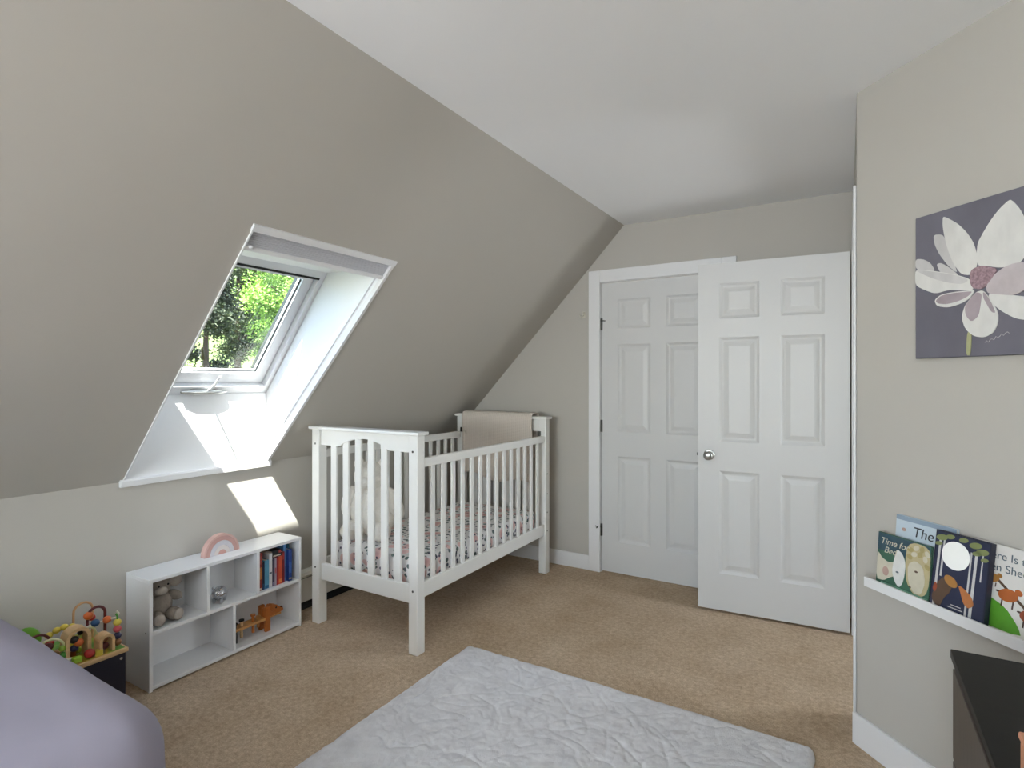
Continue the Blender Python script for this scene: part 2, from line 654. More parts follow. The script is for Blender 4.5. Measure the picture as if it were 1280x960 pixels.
CW = 0.078
t1 = thing('trim_1', 'white casing around the closed closet door', 'door casing', (DU0, BW, 0), kind='structure')
dw = DU1 - DU0
mesh('casing_side', box(NB(), -0.012 - CW, -0.004, -0.019, 0.0, 0, DH + 0.012 + CW, 0.004), TRIM, t1)
mesh('casing_side', box(NB(), dw + 0.004, dw + 0.012 + CW, -0.019, 0.0, 0, DH + 0.012 + CW, 0.004), TRIM, t1)
mesh('casing_head', box(NB(), -0.004, dw + 0.004, -0.019, 0.0, DH + 0.004, DH + 0.012 + CW, 0.004), TRIM, t1)
b = NB()
box(b, -0.012, -0.002, 0, 0.12, 0, DH + 0.012); box(b, dw + 0.002, dw + 0.012, 0, 0.12, 0, DH + 0.012); box(b, -0.002, dw + 0.002, 0, 0.12, DH + 0.002, DH + 0.012)
mesh('jamb', b, TRIM, t1)
t2 = thing('trim_2', 'white casing edge of the open doorway beside the angled wall', 'door casing', (CX, E0, 0), kind='structure')
ew = E1 - E0
mesh('casing_side', box(NB(), -0.011, 0.0, -CW, 0.0, 0, EH + CW, 0.003), TRIM, t2)
mesh('casing_side', box(NB(), -0.011, 0.0, ew, ew + CW, 0, EH + CW, 0.003), TRIM, t2)
mesh('casing_head', box(NB(), -0.011, 0.0, 0.0, ew, EH, EH + CW, 0.003), TRIM, t2)


# ------------------------------------------------------------------ six-panel doors
def panel_mesh(w, h):
    b = NB()
    rings = []
    for inset, d in ((0, 0), (0.006, 0.004), (0.016, 0.009), (0.024, 0.0095), (0.050, 0.0030), (0.054, 0.0026)):
        rings.append([b.verts.new(p) for p in ((inset, d, inset), (w - inset, d, inset), (w - inset, d, h - inset), (inset, d, h - inset))])
    for a, c in zip(rings, rings[1:]):
        for k in range(4):
            b.faces.new((a[k], a[(k + 1) % 4], c[(k + 1) % 4], c[k]))
    b.faces.new(rings[-1])
    return b


def six_panel_door(name, label, w, loc, rotz, knob_side, hinges):
    d = thing(name, label, 'door', loc, rotz, kind='structure')
    H = 2.03
    st, mu = 0.118, 0.108
    pw = (w - 2 * st - mu) / 2
    rows = [(0.215, 0.60), (0.985, 0.61), (1.705, 0.205)]
    th = 0.035
    b = NB()
    box(b, 0, w, 0.0105, th, 0, H)
    xs = [(0, st), (st + pw, st + pw + mu), (w - st, w)]
    for x0, x1 in xs:
        box(b, x0, x1, 0, 0.0115, 0, H)
    zz = [0] + [q for r in rows for q in (r[0], r[0] + r[1])] + [H]
    for z0, z1 in zip(zz[0::2], zz[1::2]):
        for x0 in (st, st + pw + mu):
            box(b, x0, x0 + pw, 0, 0.0115, z0, z1)
    mesh('door_leaf', b, DOORW, d)
    for r in rows:
        first = None
        for x0 in (st, st + pw + mu):
            if first is None:
                first = mesh('panel', panel_mesh(pw, r[1]), DOORW, d, loc=(x0, 0, r[0]))
            else:
                copy(first, (x0, 0, r[0]))
    if knob_side is not None:
        kx = 0.062 if knob_side < 0 else w - 0.062
        b = NB()
        lathe(b, [(0.001, -0.062), (0.013, -0.062), (0.021, -0.058), (0.0265, -0.050), (0.0265, -0.042), (0.021, -0.034), (0.012, -0.029), (0.0105, -0.012), (0.011, -0.006)], (kx, 0, 0.905), 'y', 24)
        k = mesh('knob', b, CHROME, d, True)
        b = NB()
        lathe(b, [(0.031, 0.0), (0.031, -0.003), (0.027, -0.007), (0.012, -0.008)], (kx, 0, 0.905), 'y', 24)
        mesh('rose', b, CHROME, k, True)
        ex = 0 if knob_side < 0 else w
        b = NB()
        box(b, ex - 0.001, ex + 0.001, 0.006, 0.029, 0.878, 0.934)
        pl = mesh('latch_plate', b, CHROME, d)
        b = NB()
        box(b, ex - 0.010, ex + 0.002, 0.011, 0.023, 0.896, 0.914, 0.002)
        mesh('latch_bolt', b, DARKM, pl)
    for hz, arm in hinges:
        b = NB()
        lathe(b, [(0.0055, 0), (0.0055, 0.085)], (-0.003, -0.006, hz), 'z', 10)
        box(b, -0.008, 0.006, -0.004, 0.004, hz, hz + 0.085)
        h = mesh('hinge', b, DARKM, d, True)
        if arm:
            b = NB()
            if arm == 1:
                tube(b, [(-0.022, -0.010, hz + 0.066), (-0.003, -0.010, hz + 0.066), (0.02, -0.018, hz + 0.066), (0.034, -0.024, hz + 0.064)], 0.0035, 8)
            else:
                tube(b, [(-0.038, -0.030, hz + 0.070), (-0.020, -0.020, hz + 0.064), (-0.002, -0.010, hz + 0.068)], 0.0035, 8)
                tube(b, [(-0.030, -0.030, hz + 0.056), (-0.020, -0.020, hz + 0.064)], 0.004, 8)
            mesh('stop_arm', b, DARKM, h, True)
    return d


six_panel_door('door_1', 'closed white six-panel closet door set in the gable wall', dw - 0.006, (DU0 + 0.003, BW + 0.004, 0.012), 0, None, [(1.70, 1), (0.98, 0), (0.245, 2)])
d2a = Vector((-0.762, 3.42, 0)); d2b = Vector((0.012, 3.470, 0))
d2 = six_panel_door('door_2', 'open white six-panel entry door with round silver knob', (d2b - d2a).length, (d2a.x, d2a.y, 0.014), math.atan2(d2b.y - d2a.y, d2b.x - d2a.x), -1, [])

# ------------------------------------------------------------------ skylight
w1 = thing('window_1', 'roof skylight with white sash in a deep white lined well', 'skylight', (KW, (V0 + V1) / 2, KH), kind='structure')
O1 = Vector((KW, (V0 + V1) / 2, KH))
VH = (V1 - V0) / 2


def uh(bm, pts, a, b):
    """outline given in world (x, z), extruded over local y a..b"""
    return prism(bm, [(p[0] - O1.x, p[1] - O1.z) for p in pts], 'y', a, b)


LB = 0.010
lip = 0.006
side = [(KW + 0.012, KH + 0.004), (LT_U + 0.004, WT_H - 0.002), (WT_U, WT_H - 0.002), (KW + 0.006, WB_H)]
mesh('side_lining', uh(NB(), side, VH - LB, VH), LINING, w1)
mesh('side_lining', uh(NB(), side, -VH, -VH + 0.006), LINING, w1)
mesh('head_lining', uh(NB(), [(LT_U, WT_H), (LT_U - 0.008, WT_H - 0.010), (WT_U, WT_H - 0.010), (WT_U, WT_H)], -VH + LB, VH - LB), LINING, w1)
mesh('sill_lining', uh(NB(), [(KW, KH + 0.004), (KW + 0.008, KH + 0.008), (KW + 0.008, WB_H), (KW, WB_H)], -VH + LB, VH - LB), LINING, w1)
# trim round the mouth of the well
ex, ez = 1 / math.hypot(1, SL), SL / math.hypot(1, SL)     # up the slope
ix, iz = -nx, -nz                                          # into the room


def sp(a, o):
    """point a metres up the slope from the knee line, o metres into the room"""
    return (KW + ex * a + ix * o, KH + ez * a + iz * o)


LEN = math.hypot(LT_U - KW, WT_H - KH)
for s in (-1, 1):
    if s > 0:
        mesh('edge_trim', uh(NB(), [sp(0.012, -0.016), sp(LEN, -0.016), sp(LEN, 0.0075), sp(0.012, 0.0075)], VH - 0.0135, VH + 0.003), TRIM, w1)
    y0, y1 = (VH - 0.020, VH - LB) if s > 0 else (-VH + 0.006, -VH + 0.016)
    mesh('blind_guide', uh(NB(), [sp(0.05, -0.050), sp(LEN - 0.1, -0.050), sp(LEN - 0.1, -0.036), sp(0.05, -0.036)], y0, y1), SASH, w1)
b = NB()
uh(b, [(KW + 0.0005, KH - 0.022), (KW + 0.019, KH - 0.022), (KW + 0.022, KH + 0.004), (KW + 0.019, KH + 0.012), (KW + 0.0005, KH + 0.012)], -VH - 0.012, VH + 0.012)
mesh('bottom_trim', b, TRIM, w1)
# pleated blind drawn up at the top of the well
bl = mesh('pleated_blind', NB(), BLINDF, w1)
bb = NB()
prof = []
for k in range(17):
    prof.append(sp(LEN - 0.022 - k * 0.0042, -0.004 - (0.005 if k % 2 else 0.0)))
back = [sp(LEN - 0.0892, -0.030), sp(LEN - 0.022, -0.030)]
uh(bb, prof + back, -VH + 0.007, VH - 0.0145)
bb.to_mesh(bl.data); bb.free()
mesh('top_rail', uh(NB(), [sp(LEN - 0.022, -0.034), sp(LEN + 0.006, -0.034), sp(LEN + 0.006, 0.0085), sp(LEN - 0.022, 0.0085)], -VH - 0.004, VH + 0.006), SASH, bl)
mesh('bottom_rail', uh(NB(), [sp(LEN - 0.108, -0.030), sp(LEN - 0.0893, -0.030), sp(LEN - 0.0893, 0.001), sp(LEN - 0.108, 0.001)], -VH + 0.007, VH - 0.0145), SASH, bl)
b = NB()
q = sp(LEN - 0.09, 0.002)
ell(b, (q[0] - O1.x, -VH + 0.03, q[1] - O1.z), (0.007, 0.010, 0.007))
mesh('pull_tab', b, SASH, bl, True)

# frame, sash and pane, in the plane of the roof light
wv = Vector((WT_U - KW, 0, WT_H - WB_H))
WLEN = wv.length
we = wv.normalized()
wn_ = Vector((-we.z, 0, we.x))       # outward


def win_bar(bm, a0, a1, y0, y1, o0, o1):
    pts = []
    for a, o in ((a0, o0), (a1, o0), (a1, o1), (a0, o1)):
        p = Vector((KW, 0, WB_H)) + we * a + wn_ * o - O1
        pts.append((p.x, p.z))
    return prism(bm, pts, 'y', y0, y1)


VX = VH + 0.004
b = NB()
fw = 0.042
win_bar(b, -0.006, WLEN + 0.006, -VX, -VX + fw, 0.0, 0.095)
win_bar(b, -0.006, WLEN + 0.006, VX - fw, VX, 0.0, 0.095)
win_bar(b, -0.006, 0.050, -VX + fw, VX - fw, 0.0, 0.095)
win_bar(b, WLEN - 0.050, WLEN + 0.006, -VX + fw, VX - fw, 0.0, 0.070)
mesh('frame', b, SASH, w1)
b = NB()
g0, g1 = 0.050, WLEN - 0.050
yv = VX - fw
s0 = 0.030
win_bar(b, g0 + 0.004, g1 - 0.010, -yv + 0.003, -yv + 0.062, s0, 0.068)
win_bar(b, g0 + 0.004, g1 - 0.010, yv - 0.062, yv - 0.003, s0, 0.068)
win_bar(b, g0 + 0.004, g0 + 0.066, -yv + 0.062, yv - 0.062, s0, 0.068)
win_bar(b, g1 - 0.036, g1 - 0.010, -yv + 0.062, yv - 0.062, s0, 0.068)
sash = mesh('sash', b, SASH, w1)
b = NB()
win_bar(b, g1 - 0.010, g1 + 0.0005, -yv, yv, -0.003, 0.05)
mesh('seal', b, SEAL, w1)
b = NB()
win_bar(b, g0 + 0.058, g1 - 0.030, -yv + 0.056, yv - 0.056, 0.050, 0.058)
mesh('pane', b, GLASS, sash)
b = NB()
for y0, y1 in ((-yv + 0.062, -yv + 0.067), (yv - 0.067, yv - 0.062)):
    win_bar(b, g0 + 0.066, g1 - 0.048, y0, y1, 0.042, 0.050)
win_bar(b, g0 + 0.066, g0 + 0.071, -yv + 0.067, yv - 0.067, 0.042, 0.050)
mesh('glazing_gasket', b, M('grey_gasket', '#3c3e40', 0.7), sash)
b = NB()       # outside cover frame
for y0, y1 in ((-VX - 0.03, -VX + 0.076), (VX - 0.076, VX + 0.03)):
    win_bar(b, -0.02, WLEN + 0.02, y0, y1, 0.096, 0.125)
win_bar(b, -0.03, 0.088, -VX + 0.076, VX - 0.076, 0.067, 0.085)
win_bar(b, WLEN, WLEN + 0.03, -VX + 0.076, VX - 0.076, 0.072, 0.100)
mesh('outer_cover', b, DARKM, w1)
# handle at the foot of the sash, with its lever
hc = Vector((KW, 0, WB_H)) + we * 0.026 - O1
hc.y = 0.0
hy = 1.61 - O1.y
b = NB()
pts = []
for k in range(9):
    t = -1 + k / 4
    pts.append((hc + wn_ * (-0.014 - 0.003 * (1 - t * t)) + Vector((0, hy + t * 0.115, 0))))
tube(b, pts, [0.006, 0.010, 0.012, 0.012, 0.012, 0.012, 0.012, 0.010, 0.006], 10)
for s in (-0.06, 0.06):
    tube(b, [hc + Vector((0, hy + s, 0)), hc + wn_ * (-0.014) + Vector((0, hy + s, 0))], 0.007, 8)
hd = mesh('handle', b, CHROME, w1, True)
b = NB()
p0 = hc + wn_ * -0.02 + Vector((0, hy + 0.02, 0.012))
tube(b, [p0, p0 + Vector((0.055, 0.0, 0.030)), p0 + Vector((0.118, -0.010, 0.070))], [0.006, 0.006, 0.005], 8)
mesh('lever', b, SASH, hd, True)

# ------------------------------------------------------------------ outside: ground and trees seen through the skylight
GRASS = M('haze_hill_grass', '#5f7040', 0.95, var=(1.5, 0.3), bump=(30, 0.5, 0.05))


def ground_z(x, y):
    return -2.9 + max(0, -x - 7) * 0.37 * (0.5 + 0.5 * math.tanh((y - 3) / 6)) + 0.15 * noise.noise(Vector((x * 0.2, y * 0.2, 0)))  # rise added so the slope stands in for pale haze on the glass


b = NB()
nx_, ny_ = 24, 24
grid = {}
for i in range(nx_ + 1):
    for j in range(ny_ + 1):
        x = -60 + 57 * i / nx_
        y = -20 + 60 * j / ny_
        d = -x
        grid[i, j] = b.verts.new((x, y, ground_z(x, y)))
for i in range(nx_):
    for j in range(ny_):
        b.faces.new((grid[i, j], grid[i + 1, j], grid[i + 1, j + 1], grid[i, j + 1]))
gr = mesh('ground', b, GRASS, None, 'all')
tag(gr, 'green ground rising outside, standing in for haze on the skylight glass', 'ground', kind='structure')
BARK = M('tree_bark', '#4a3c30', 0.9, var=(8, 0.25), bump=(20, 0.6, 0.02))


def leafmat(name, col, a=0.35):
    t = NT(name)
    v = t.coord()
    c = lin(col)
    lo = tuple(x * (1 - a) for x in c[:3]); hi = tuple(min(1, x * (1 + a)) for x in c[:3])
    t.l(t.ramp(t.noise(v, 3.0, 5), [(0.3, lo), (0.7, hi)]), t.b.inputs['Base Color'])
    t.b.inputs['Roughness'].default_value = 0.6
    t.b.inputs['Transmission Weight'].default_value = 0.0
    return t.m


def tree(label, px, z, h0, h1, rad, count, size, mat, shape, group='trees outside the skylight'):
    a = (px - 640) / F_PX
    x = a * z
    u = x * math.cos(R(YAW)) - z * math.sin(R(YAW))
    v = x * math.sin(R(YAW)) + z * math.cos(R(YAW))
    gz = ground_z(u, v) - 0.15
    t = thing('tree', label, 'tree', (u, v, gz), group=group)
    b = NB()
    tube(b, [(0, 0, 0), (0.03, 0, (h1 - gz) * 0.3), (0, 0.05, (h1 - gz) * 0.85)], [0.14, 0.10, 0.03], 8)
    for k in range(6):
        an = k * 2.4
        zb = (h0 - gz) + (h1 - h0) * (0.1 + 0.12 * k)
        tube(b, [(0, 0, zb), (math.cos(an) * rad * 0.64, math.sin(an) * rad * 0.64, zb + rad * 0.3)], [0.045, 0.012], 6)
    mesh('trunk', b, BARK, t, True)
    vs_, fs_ = [], []
    rnd = random.Random(int(px * 10 + z))
    clumps = []
    for k in range(80):
        zz = rnd.uniform(0, 1)
        if shape == 'cone':
            rr = rad * (1 - 0.25 * zz)
        else:
            rr = rad * math.sqrt(max(0.05, 1 - (2 * zz - 1) ** 2))
        an = rnd.uniform(0, math.tau)
        d = rr * math.sqrt(rnd.uniform(0.25, 1))
        clumps.append((Vector((d * math.cos(an), d * math.sin(an), h0 - gz + zz * (h1 - h0))), rad * rnd.uniform(0.25, 0.5)))
    for k in range(count):
        c, cr = rnd.choice(clumps)
        p = c + Vector((rnd.gauss(0, 1), rnd.gauss(0, 1), rnd.gauss(0, 0.8))) * cr * 0.5
        s = size * rnd.uniform(0.6, 1.3)
        a1 = Vector((rnd.gauss(0, 1), rnd.gauss(0, 1), rnd.gauss(0, 0.7))).normalized()
        a2 = a1.cross(Vector((rnd.gauss(0, 1), rnd.gauss(0, 1), rnd.gauss(0, 1)))).normalized()
        i = len(vs_)
        vs_ += [p - a1 * s, p + a2 * s * 0.45, p + a1 * s, p - a2 * s * 0.45]
        fs_.append((i, i + 1, i + 2, i + 3))
    me = bpy.data.meshes.new('foliage')
    me.from_pydata([tuple(q) for q in vs_], [], fs_)
    me.materials.append(mat)
    o = bpy.data.objects.new('foliage', me)
    COL.objects.link(o)
    o.parent = t
    o['kind'] = 'stuff'
    return t


LD = leafmat('dark_conifer_leaf', '#28331a', 0.45)
LB_ = leafmat('bright_leaf', '#86a64c')
LM_ = leafmat('mid_leaf', '#6b8a3c')
LO = leafmat('olive_leaf', '#3a4526')
tree('dark narrow evergreen tree at the left of the skylight view', 254, 9.0, -2.2, 3.4, 0.52, 34000, 0.032, LD, 'cone')
tree('bright green leafy tree at the right of the skylight view', 366, 12.5, 2.0, 5.2, 0.90, 24000, 0.038, LB_, 'round')
tree('olive dark tree crown at the top of the skylight view', 296, 14.5, 1.9, 6.0, 0.66, 24000, 0.040, LO, 'round')
tree('mid green tree between the dark and the bright one outside', 336, 18.5, 2.2, 5.2, 0.95, 20000, 0.045, LM_, 'round')
tree('distant bright tree high on the added slope outside', 395, 25.0, 4.6, 9.5, 1.9, 18000, 0.07, LB_, 'round')
tree('distant dark tree far behind the evergreen outside the skylight', 225, 25.0, -1.0, 8.0, 2.2, 18000, 0.07, LD, 'round')

# ------------------------------------------------------------------ crib
CXc, CYc = -2.195, 2.82
HWc, HLc = 0.385, 0.71
P = 0.058
crib = thing('crib', 'white wooden baby crib with arched slatted end under the slope', 'crib', (CXc, CYc, 0))
for sx in (-1, 1):
    for sy in (-1, 1):
        x0 = sx * HWc - (P if sx > 0 else 0); y0 = sy * HLc - (P if sy > 0 else 0)
        po = mesh('post', box(NB(), x0, x0 + P, y0, y0 + P, 0, 1.085, 0.005), CRIBW, crib)
        yb = sy * HLc
        for bz in (1.005, 0.315):
            b = NB()
            lathe(b, [(0.0055, 0), (0.0055, sy * 0.002)], (x0 + P / 2, yb, bz), 'y', 10)
            mesh('bolt', b, DARKM, po)
        if sx > 0:
            for bz in ((0.70, 0.56, 0.43, 0.30) if sy > 0 else ()):
                b = NB()
                lathe(b, [(0.0045, 0), (0.0045, 0.0015)], (HWc, y0 + P * 0.35, bz), 'x', 10)
                mesh('bolt', b, DARKM, po)
iw = HWc - P
for sy in (-1, 1):
    ye = sy * (HLc - P / 2)
    mesh('end_cap', box(NB(), -HWc - 0.014, HWc + 0.014, ye - P / 2 - 0.014, ye + P / 2 + 0.014, 1.085, 1.102, 0.004), CRIBW, crib)
    pts = [(-iw, 1.085), (-iw, 0.998)]
    a = iw * 0.58
    pts.append((-a, 0.998))
    for k in range(13):
        t = -1 + k / 6
        pts.append((t * a * 0.95, 1.000 + 0.048 * math.cos(t * math.pi / 2) ** 0.8 if abs(t) < 1 else 1.000))
    pts += [(a, 0.998), (iw, 0.998), (iw, 1.085)]
    mesh('end_panel', prism(NB(), pts, 'y', ye - 0.013, ye + 0.013), CRIBW, crib)
    mesh('end_rail', box(NB(), -iw, iw, ye - 0.013, ye + 0.013, 0.245, 0.335, 0.003), CRIBW, crib)
    n = 6
    first = None
    for k in range(n):
        x = -iw + 2 * iw * (k + 1) / (n + 1) * 1.0
        if first is None:
            first = mesh('end_slat', box(NB(), -0.0215, 0.0215, -0.008, 0.008, 0.33, 1.045, 0.003), CRIBW, crib, loc=(x, ye, 0))
        else:
            copy(first, (x, ye, 0))
il = HLc - P
for sx in (-1, 1):
    xe = sx * (HWc - 0.022)
    mesh('side_top_rail', box(NB(), xe - 0.016, xe + 0.016, -il, il, 0.922, 0.968, 0.006), CRIBW, crib)
    mesh('side_bottom_rail', box(NB(), xe - 0.012, xe + 0.012, -il, il, 0.270, 0.348, 0.003), CRIBW, crib)
    n = 14
    first = None
    for k in range(n):
        y = -il + 2 * il * (k + 1) / (n + 1)
        if first is None:
            first = mesh('side_slat', box(NB(), -0.0065, 0.0065, -0.0155, 0.0155, 0.343, 0.927, 0.003), CRIBW, crib, loc=(xe, y, 0))
        else:
            copy(first, (xe, y, 0))
# small dark latches where the side rails meet the far posts
for sx in (-1, 1):
    mesh('rail_latch', box(NB(), sx * (HWc - 0.05) - 0.012, sx * (HWc - 0.05) + 0.012, il - 0.012, il, 0.965, 1.0, 0.002), DARKM, crib)
b = NB()
for k in range(7):
    y = -il + 0.1 + k * (2 * il - 0.2) / 6
    box(b, -iw + 0.02, iw - 0.02, y - 0.02, y + 0.02, 0.283, 0.295)
box(b, -iw + 0.012, -iw + 0.045, -il, il, 0.270, 0.283); box(b, iw - 0.045, iw - 0.012, -il, il, 0.270, 0.283)
mesh('mattress_support', b, DARKM, crib)

ms = mesh('crib_mattress', rbox(NB(), (0, 0, 0.075), (iw - 0.004 + 0.0, il - 0.022, 0.075), 0.035, 14, 0.004, 5), FLORAL, None, 'all', loc=(CXc, CYc, 0.297))
tag(ms, 'crib mattress in a white sheet with pink flowers and dark leaves', 'mattress')

# knitted blanket over the far end of the crib
b = NB()
yb = HLc - P / 2
prof = [(-0.017 - 0.03, 0.655), (-0.046, 0.80), (-0.050, 0.98), (-0.052, 1.085), (-0.044, 1.112), (-0.02, 1.1165), (0.02, 1.1165), (0.046, 1.112), (0.054, 1.085), (0.052, 0.95), (0.050, 0.80)]
dense = []
for (a0, z0), (a1, z1) in zip(prof, prof[1:]):
    m = max(1, int(math.hypot(a1 - a0, z1 - z0) / 0.02))
    for k in range(m):
        dense.append((a0 + (a1 - a0) * k / m, z0 + (z1 - z0) * k / m))
dense.append(prof[-1])
nxb = 44
rows = []
for i in range(nxb + 1):
    t = i / nxb
    x = -0.315 + 0.60 * t
    row = []
    for k, (a, z) in enumerate(dense):
        side_ = -1 if a < 0 else 1
        hang = max(0, (1.08 - z) / 0.42)
        w = 0.006 * hang * math.sin(t * 17 + z * 3) + 0.004 * hang * math.sin(t * 41)
        zz = z + (hang * (0.02 * math.sin(t * 9) - 0.03 * t) if z < 1.0 else 0)
        row.append(b.verts.new((x + 0.012 * hang * math.sin(z * 8), a + side_ * abs(w), zz + 0.0)))
    rows.append(row)
for r0, r1 in zip(rows, rows[1:]):
    for k in range(len(r0) - 1):
        b.faces.new((r0[k], r0[k + 1], r1[k + 1], r1[k]))
bk = mesh('knit_blanket', b, KNIT, None, 'all', loc=(CXc, CYc + yb, 0.0))
mod = bk.modifiers.new('thick', 'SOLIDIFY'); mod.thickness = 0.010; mod.offset = 1
tag(bk, 'cream knitted blanket draped over the far crib end', 'blanket')

# white plush toy inside the crib
pl = thing('plush_toy', 'large cream plush toy leaning in the crib corner behind the end slats', 'plush toy', (-2.362, 2.365, 0.454), R(20))
b = NB(); ell(b, (0, 0.01, 0.16), (0.145, 0.105, 0.165), (0.06, 0, 0), 24, 16); mesh('body', b, PLUSHW, pl, 'all')
b = NB(); ell(b, (-0.015, 0.0, 0.345), (0.098, 0.088, 0.092), (0, 0, 0), 20, 14); hd_ = mesh('head', b, PLUSHW, pl, 'all')
b = NB(); ell(b, (-0.015, -0.085, 0.325), (0.042, 0.032, 0.032)); mesh('muzzle', b, PLUSHW, hd_, 'all')
for s in (-1, 1):
    b = NB(); ell(b, (-0.015 + s * 0.075, 0.01, 0.415), (0.034, 0.022, 0.036)); mesh('ear', b, PLUSHW, hd_, 'all')
    b = NB(); ell(b, (s * 0.140, -0.02, 0.20), (0.042, 0.045, 0.105), (0.25, s * -0.35, 0)); mesh('arm', b, PLUSHW, pl, 'all')
    b = NB(); ell(b, (s * 0.085, -0.085, 0.055), (0.058, 0.085, 0.054), (0, 0, s * 0.3)); mesh('leg', b, PLUSHW, pl, 'all')

# ------------------------------------------------------------------ low bookcase
BX0, BX1, BY0, BY1, BH = -2.796, -2.595, 1.266, 2.052, 0.490
bc = thing('bookcase', 'low white five-cubby bookcase against the knee wall', 'bookcase', ((BX0 + BX1) / 2, (BY0 + BY1) / 2, 0))
hx, hy2 = (BX1 - BX0) / 2, (BY1 - BY0) / 2
T = 0.015
mesh('top_panel', box(NB(), -hx, hx, -hy2, hy2, BH - T, BH, 0.0012), SHELFW, bc)
mesh('side_panel', box(NB(), -hx, hx - 0.001, -hy2, -hy2 + T, 0.0, BH - T, 0.0012), SHELFW, bc)
mesh('side_panel', box(NB(), -hx, hx - 0.001, hy2 - T, hy2, 0.0, BH - T, 0.0012), SHELFW, bc)
mesh('bottom_panel', box(NB(), -hx, hx - 0.001, -hy2 + T, hy2 - T, 0.008, 0.008 + T, 0.0012), SHELFW, bc)
MZ = 0.246
mesh('shelf', box(NB(), -hx + 0.006, hx - 0.001, -hy2 + T, hy2 - T, MZ, MZ + T, 0.0012), SHELFW, bc)
mesh('back_panel', box(NB(), -hx + 0.001, -hx + 0.006, -hy2 + T, hy2 - T, 0.008 + T, BH - T), SHELFW, bc)
for y in (-hy2 / 3, hy2 / 3):
    mesh('divider', box(NB(), -hx + 0.006, hx - 0.001, y - T / 2, y + T / 2, MZ + T, BH - T, 0.0012), SHELFW, bc)
mesh('divider', box(NB(), -hx + 0.006, hx - 0.001, -T / 2, T / 2, 0.008 + T, MZ, 0.0012), SHELFW, bc)
b = NB()
lathe(b, [(0.004, 0), (0.004, -0.001)], (hx - 0.03, -hy2, MZ + T / 2), 'y', 10)
mesh('screw_cap', b, DARKM, bc)
SHT = MZ + T            # height of the upper cubby floor
MY = (BY0 + BY1) / 2

# pink rainbow ornament
rb = thing('rainbow_ornament', 'pink and grey wooden rainbow arch on top of the bookcase', 'ornament', (-2.70, 1.650, BH), 0.0)
RP = [M('rainbow_dusty_pink', '#cfa9a0', 0.6, var=(30, 0.05)), M('rainbow_blush', '#c0968e', 0.6, var=(30, 0.05)), M('rainbow_pale_grey', '#c9c6cc', 0.6, var=(30, 0.04)), M('rainbow_warm_white', '#d8cfcb', 0.6), M('rainbow_rose', '#c99a90', 0.6)]
radii = [0.092, 0.082, 0.062, 0.040, 0.020, 0.0]
for k in range(5):
    ro, ri = radii[k], radii[k + 1] + (0.0007 if k < 4 else 0)
    pts = [(math.cos(a) * ro, math.sin(a) * ro * 1.08) for a in [math.pi * i / 20 for i in range(21)]]
    if ri > 0.001:
        pts += [(math.cos(a) * ri, math.sin(a) * ri * 1.08) for a in [math.pi * (20 - i) / 20 for i in range(21)]]
    dx = 0.016 - 0.0 * k
    mesh('arch', prism(NB(), pts, 'x', -dx, dx), RP[k], rb)

# grey plush in the first cubby
gp = thing('plush_toy', 'grey floppy-eared plush animal seated in the top left cubby', 'plush toy', (-2.700, 1.362, SHT + 0.001), R(90))
# local -Y faces +X world (out of the cubby)
b = NB(); ell(b, (0.0, 0.0, 0.068), (0.052, 0.042, 0.068), (0, 0, 0), 20, 14); mesh('body', b, PLUSHG, gp, 'all')
b = NB(); ell(b, (-0.012, -0.012, 0.160), (0.050, 0.046, 0.044), (0, 0.15, 0), 20, 14); ghd = mesh('head', b, PLUSHG, gp, 'all')
b = NB(); ell(b, (-0.022, -0.056, 0.150), (0.026, 0.020, 0.018)); mesh('muzzle', b, PLUSHL, ghd, 'all')
for s in (-1, 1):
    b = NB(); ell(b, (-0.012 + s * 0.020, -0.055, 0.172), (0.0045, 0.003, 0.0045), (0, 0, 0), 8, 6); mesh('eye', b, BLACK, ghd)
b = NB(); ell(b, (0.062, 0.006, 0.168), (0.046, 0.018, 0.034), (0, 0.55, 0.1), 16, 10); mesh('ear', b, PLUSHL, ghd, 'all')
b = NB(); ell(b, (-0.064, 0.012, 0.165), (0.012, 0.018, 0.034), (0, 0.2, 0), 16, 10); mesh('ear', b, PLUSHL, ghd, 'all')
b = NB(); ell(b, (0.060, -0.008, 0.098), (0.040, 0.022, 0.022), (0, 0.55, 0), 16, 10); mesh('arm', b, PLUSHG, gp, 'all')
b = NB(); ell(b, (-0.054, -0.018, 0.098), (0.018, 0.028, 0.036), (0, 0.2, 0), 16, 10); mesh('arm', b, PLUSHG, gp, 'all')
for s in (-1, 1):
    b = NB(); ell(b, (s * 0.036 - 0.004, -0.055, 0.030), (0.030, 0.040, 0.0295), (0, 0, s * 0.15), 16, 10); lg = mesh('leg', b, PLUSHG, gp, 'all')
    b = NB(); ell(b, (s * 0.041 - 0.004, -0.088, 0.032), (0.024, 0.010, 0.026), (0, 0, s * 0.2), 16, 10); mesh('sole', b, PLUSHL, lg, 'all')

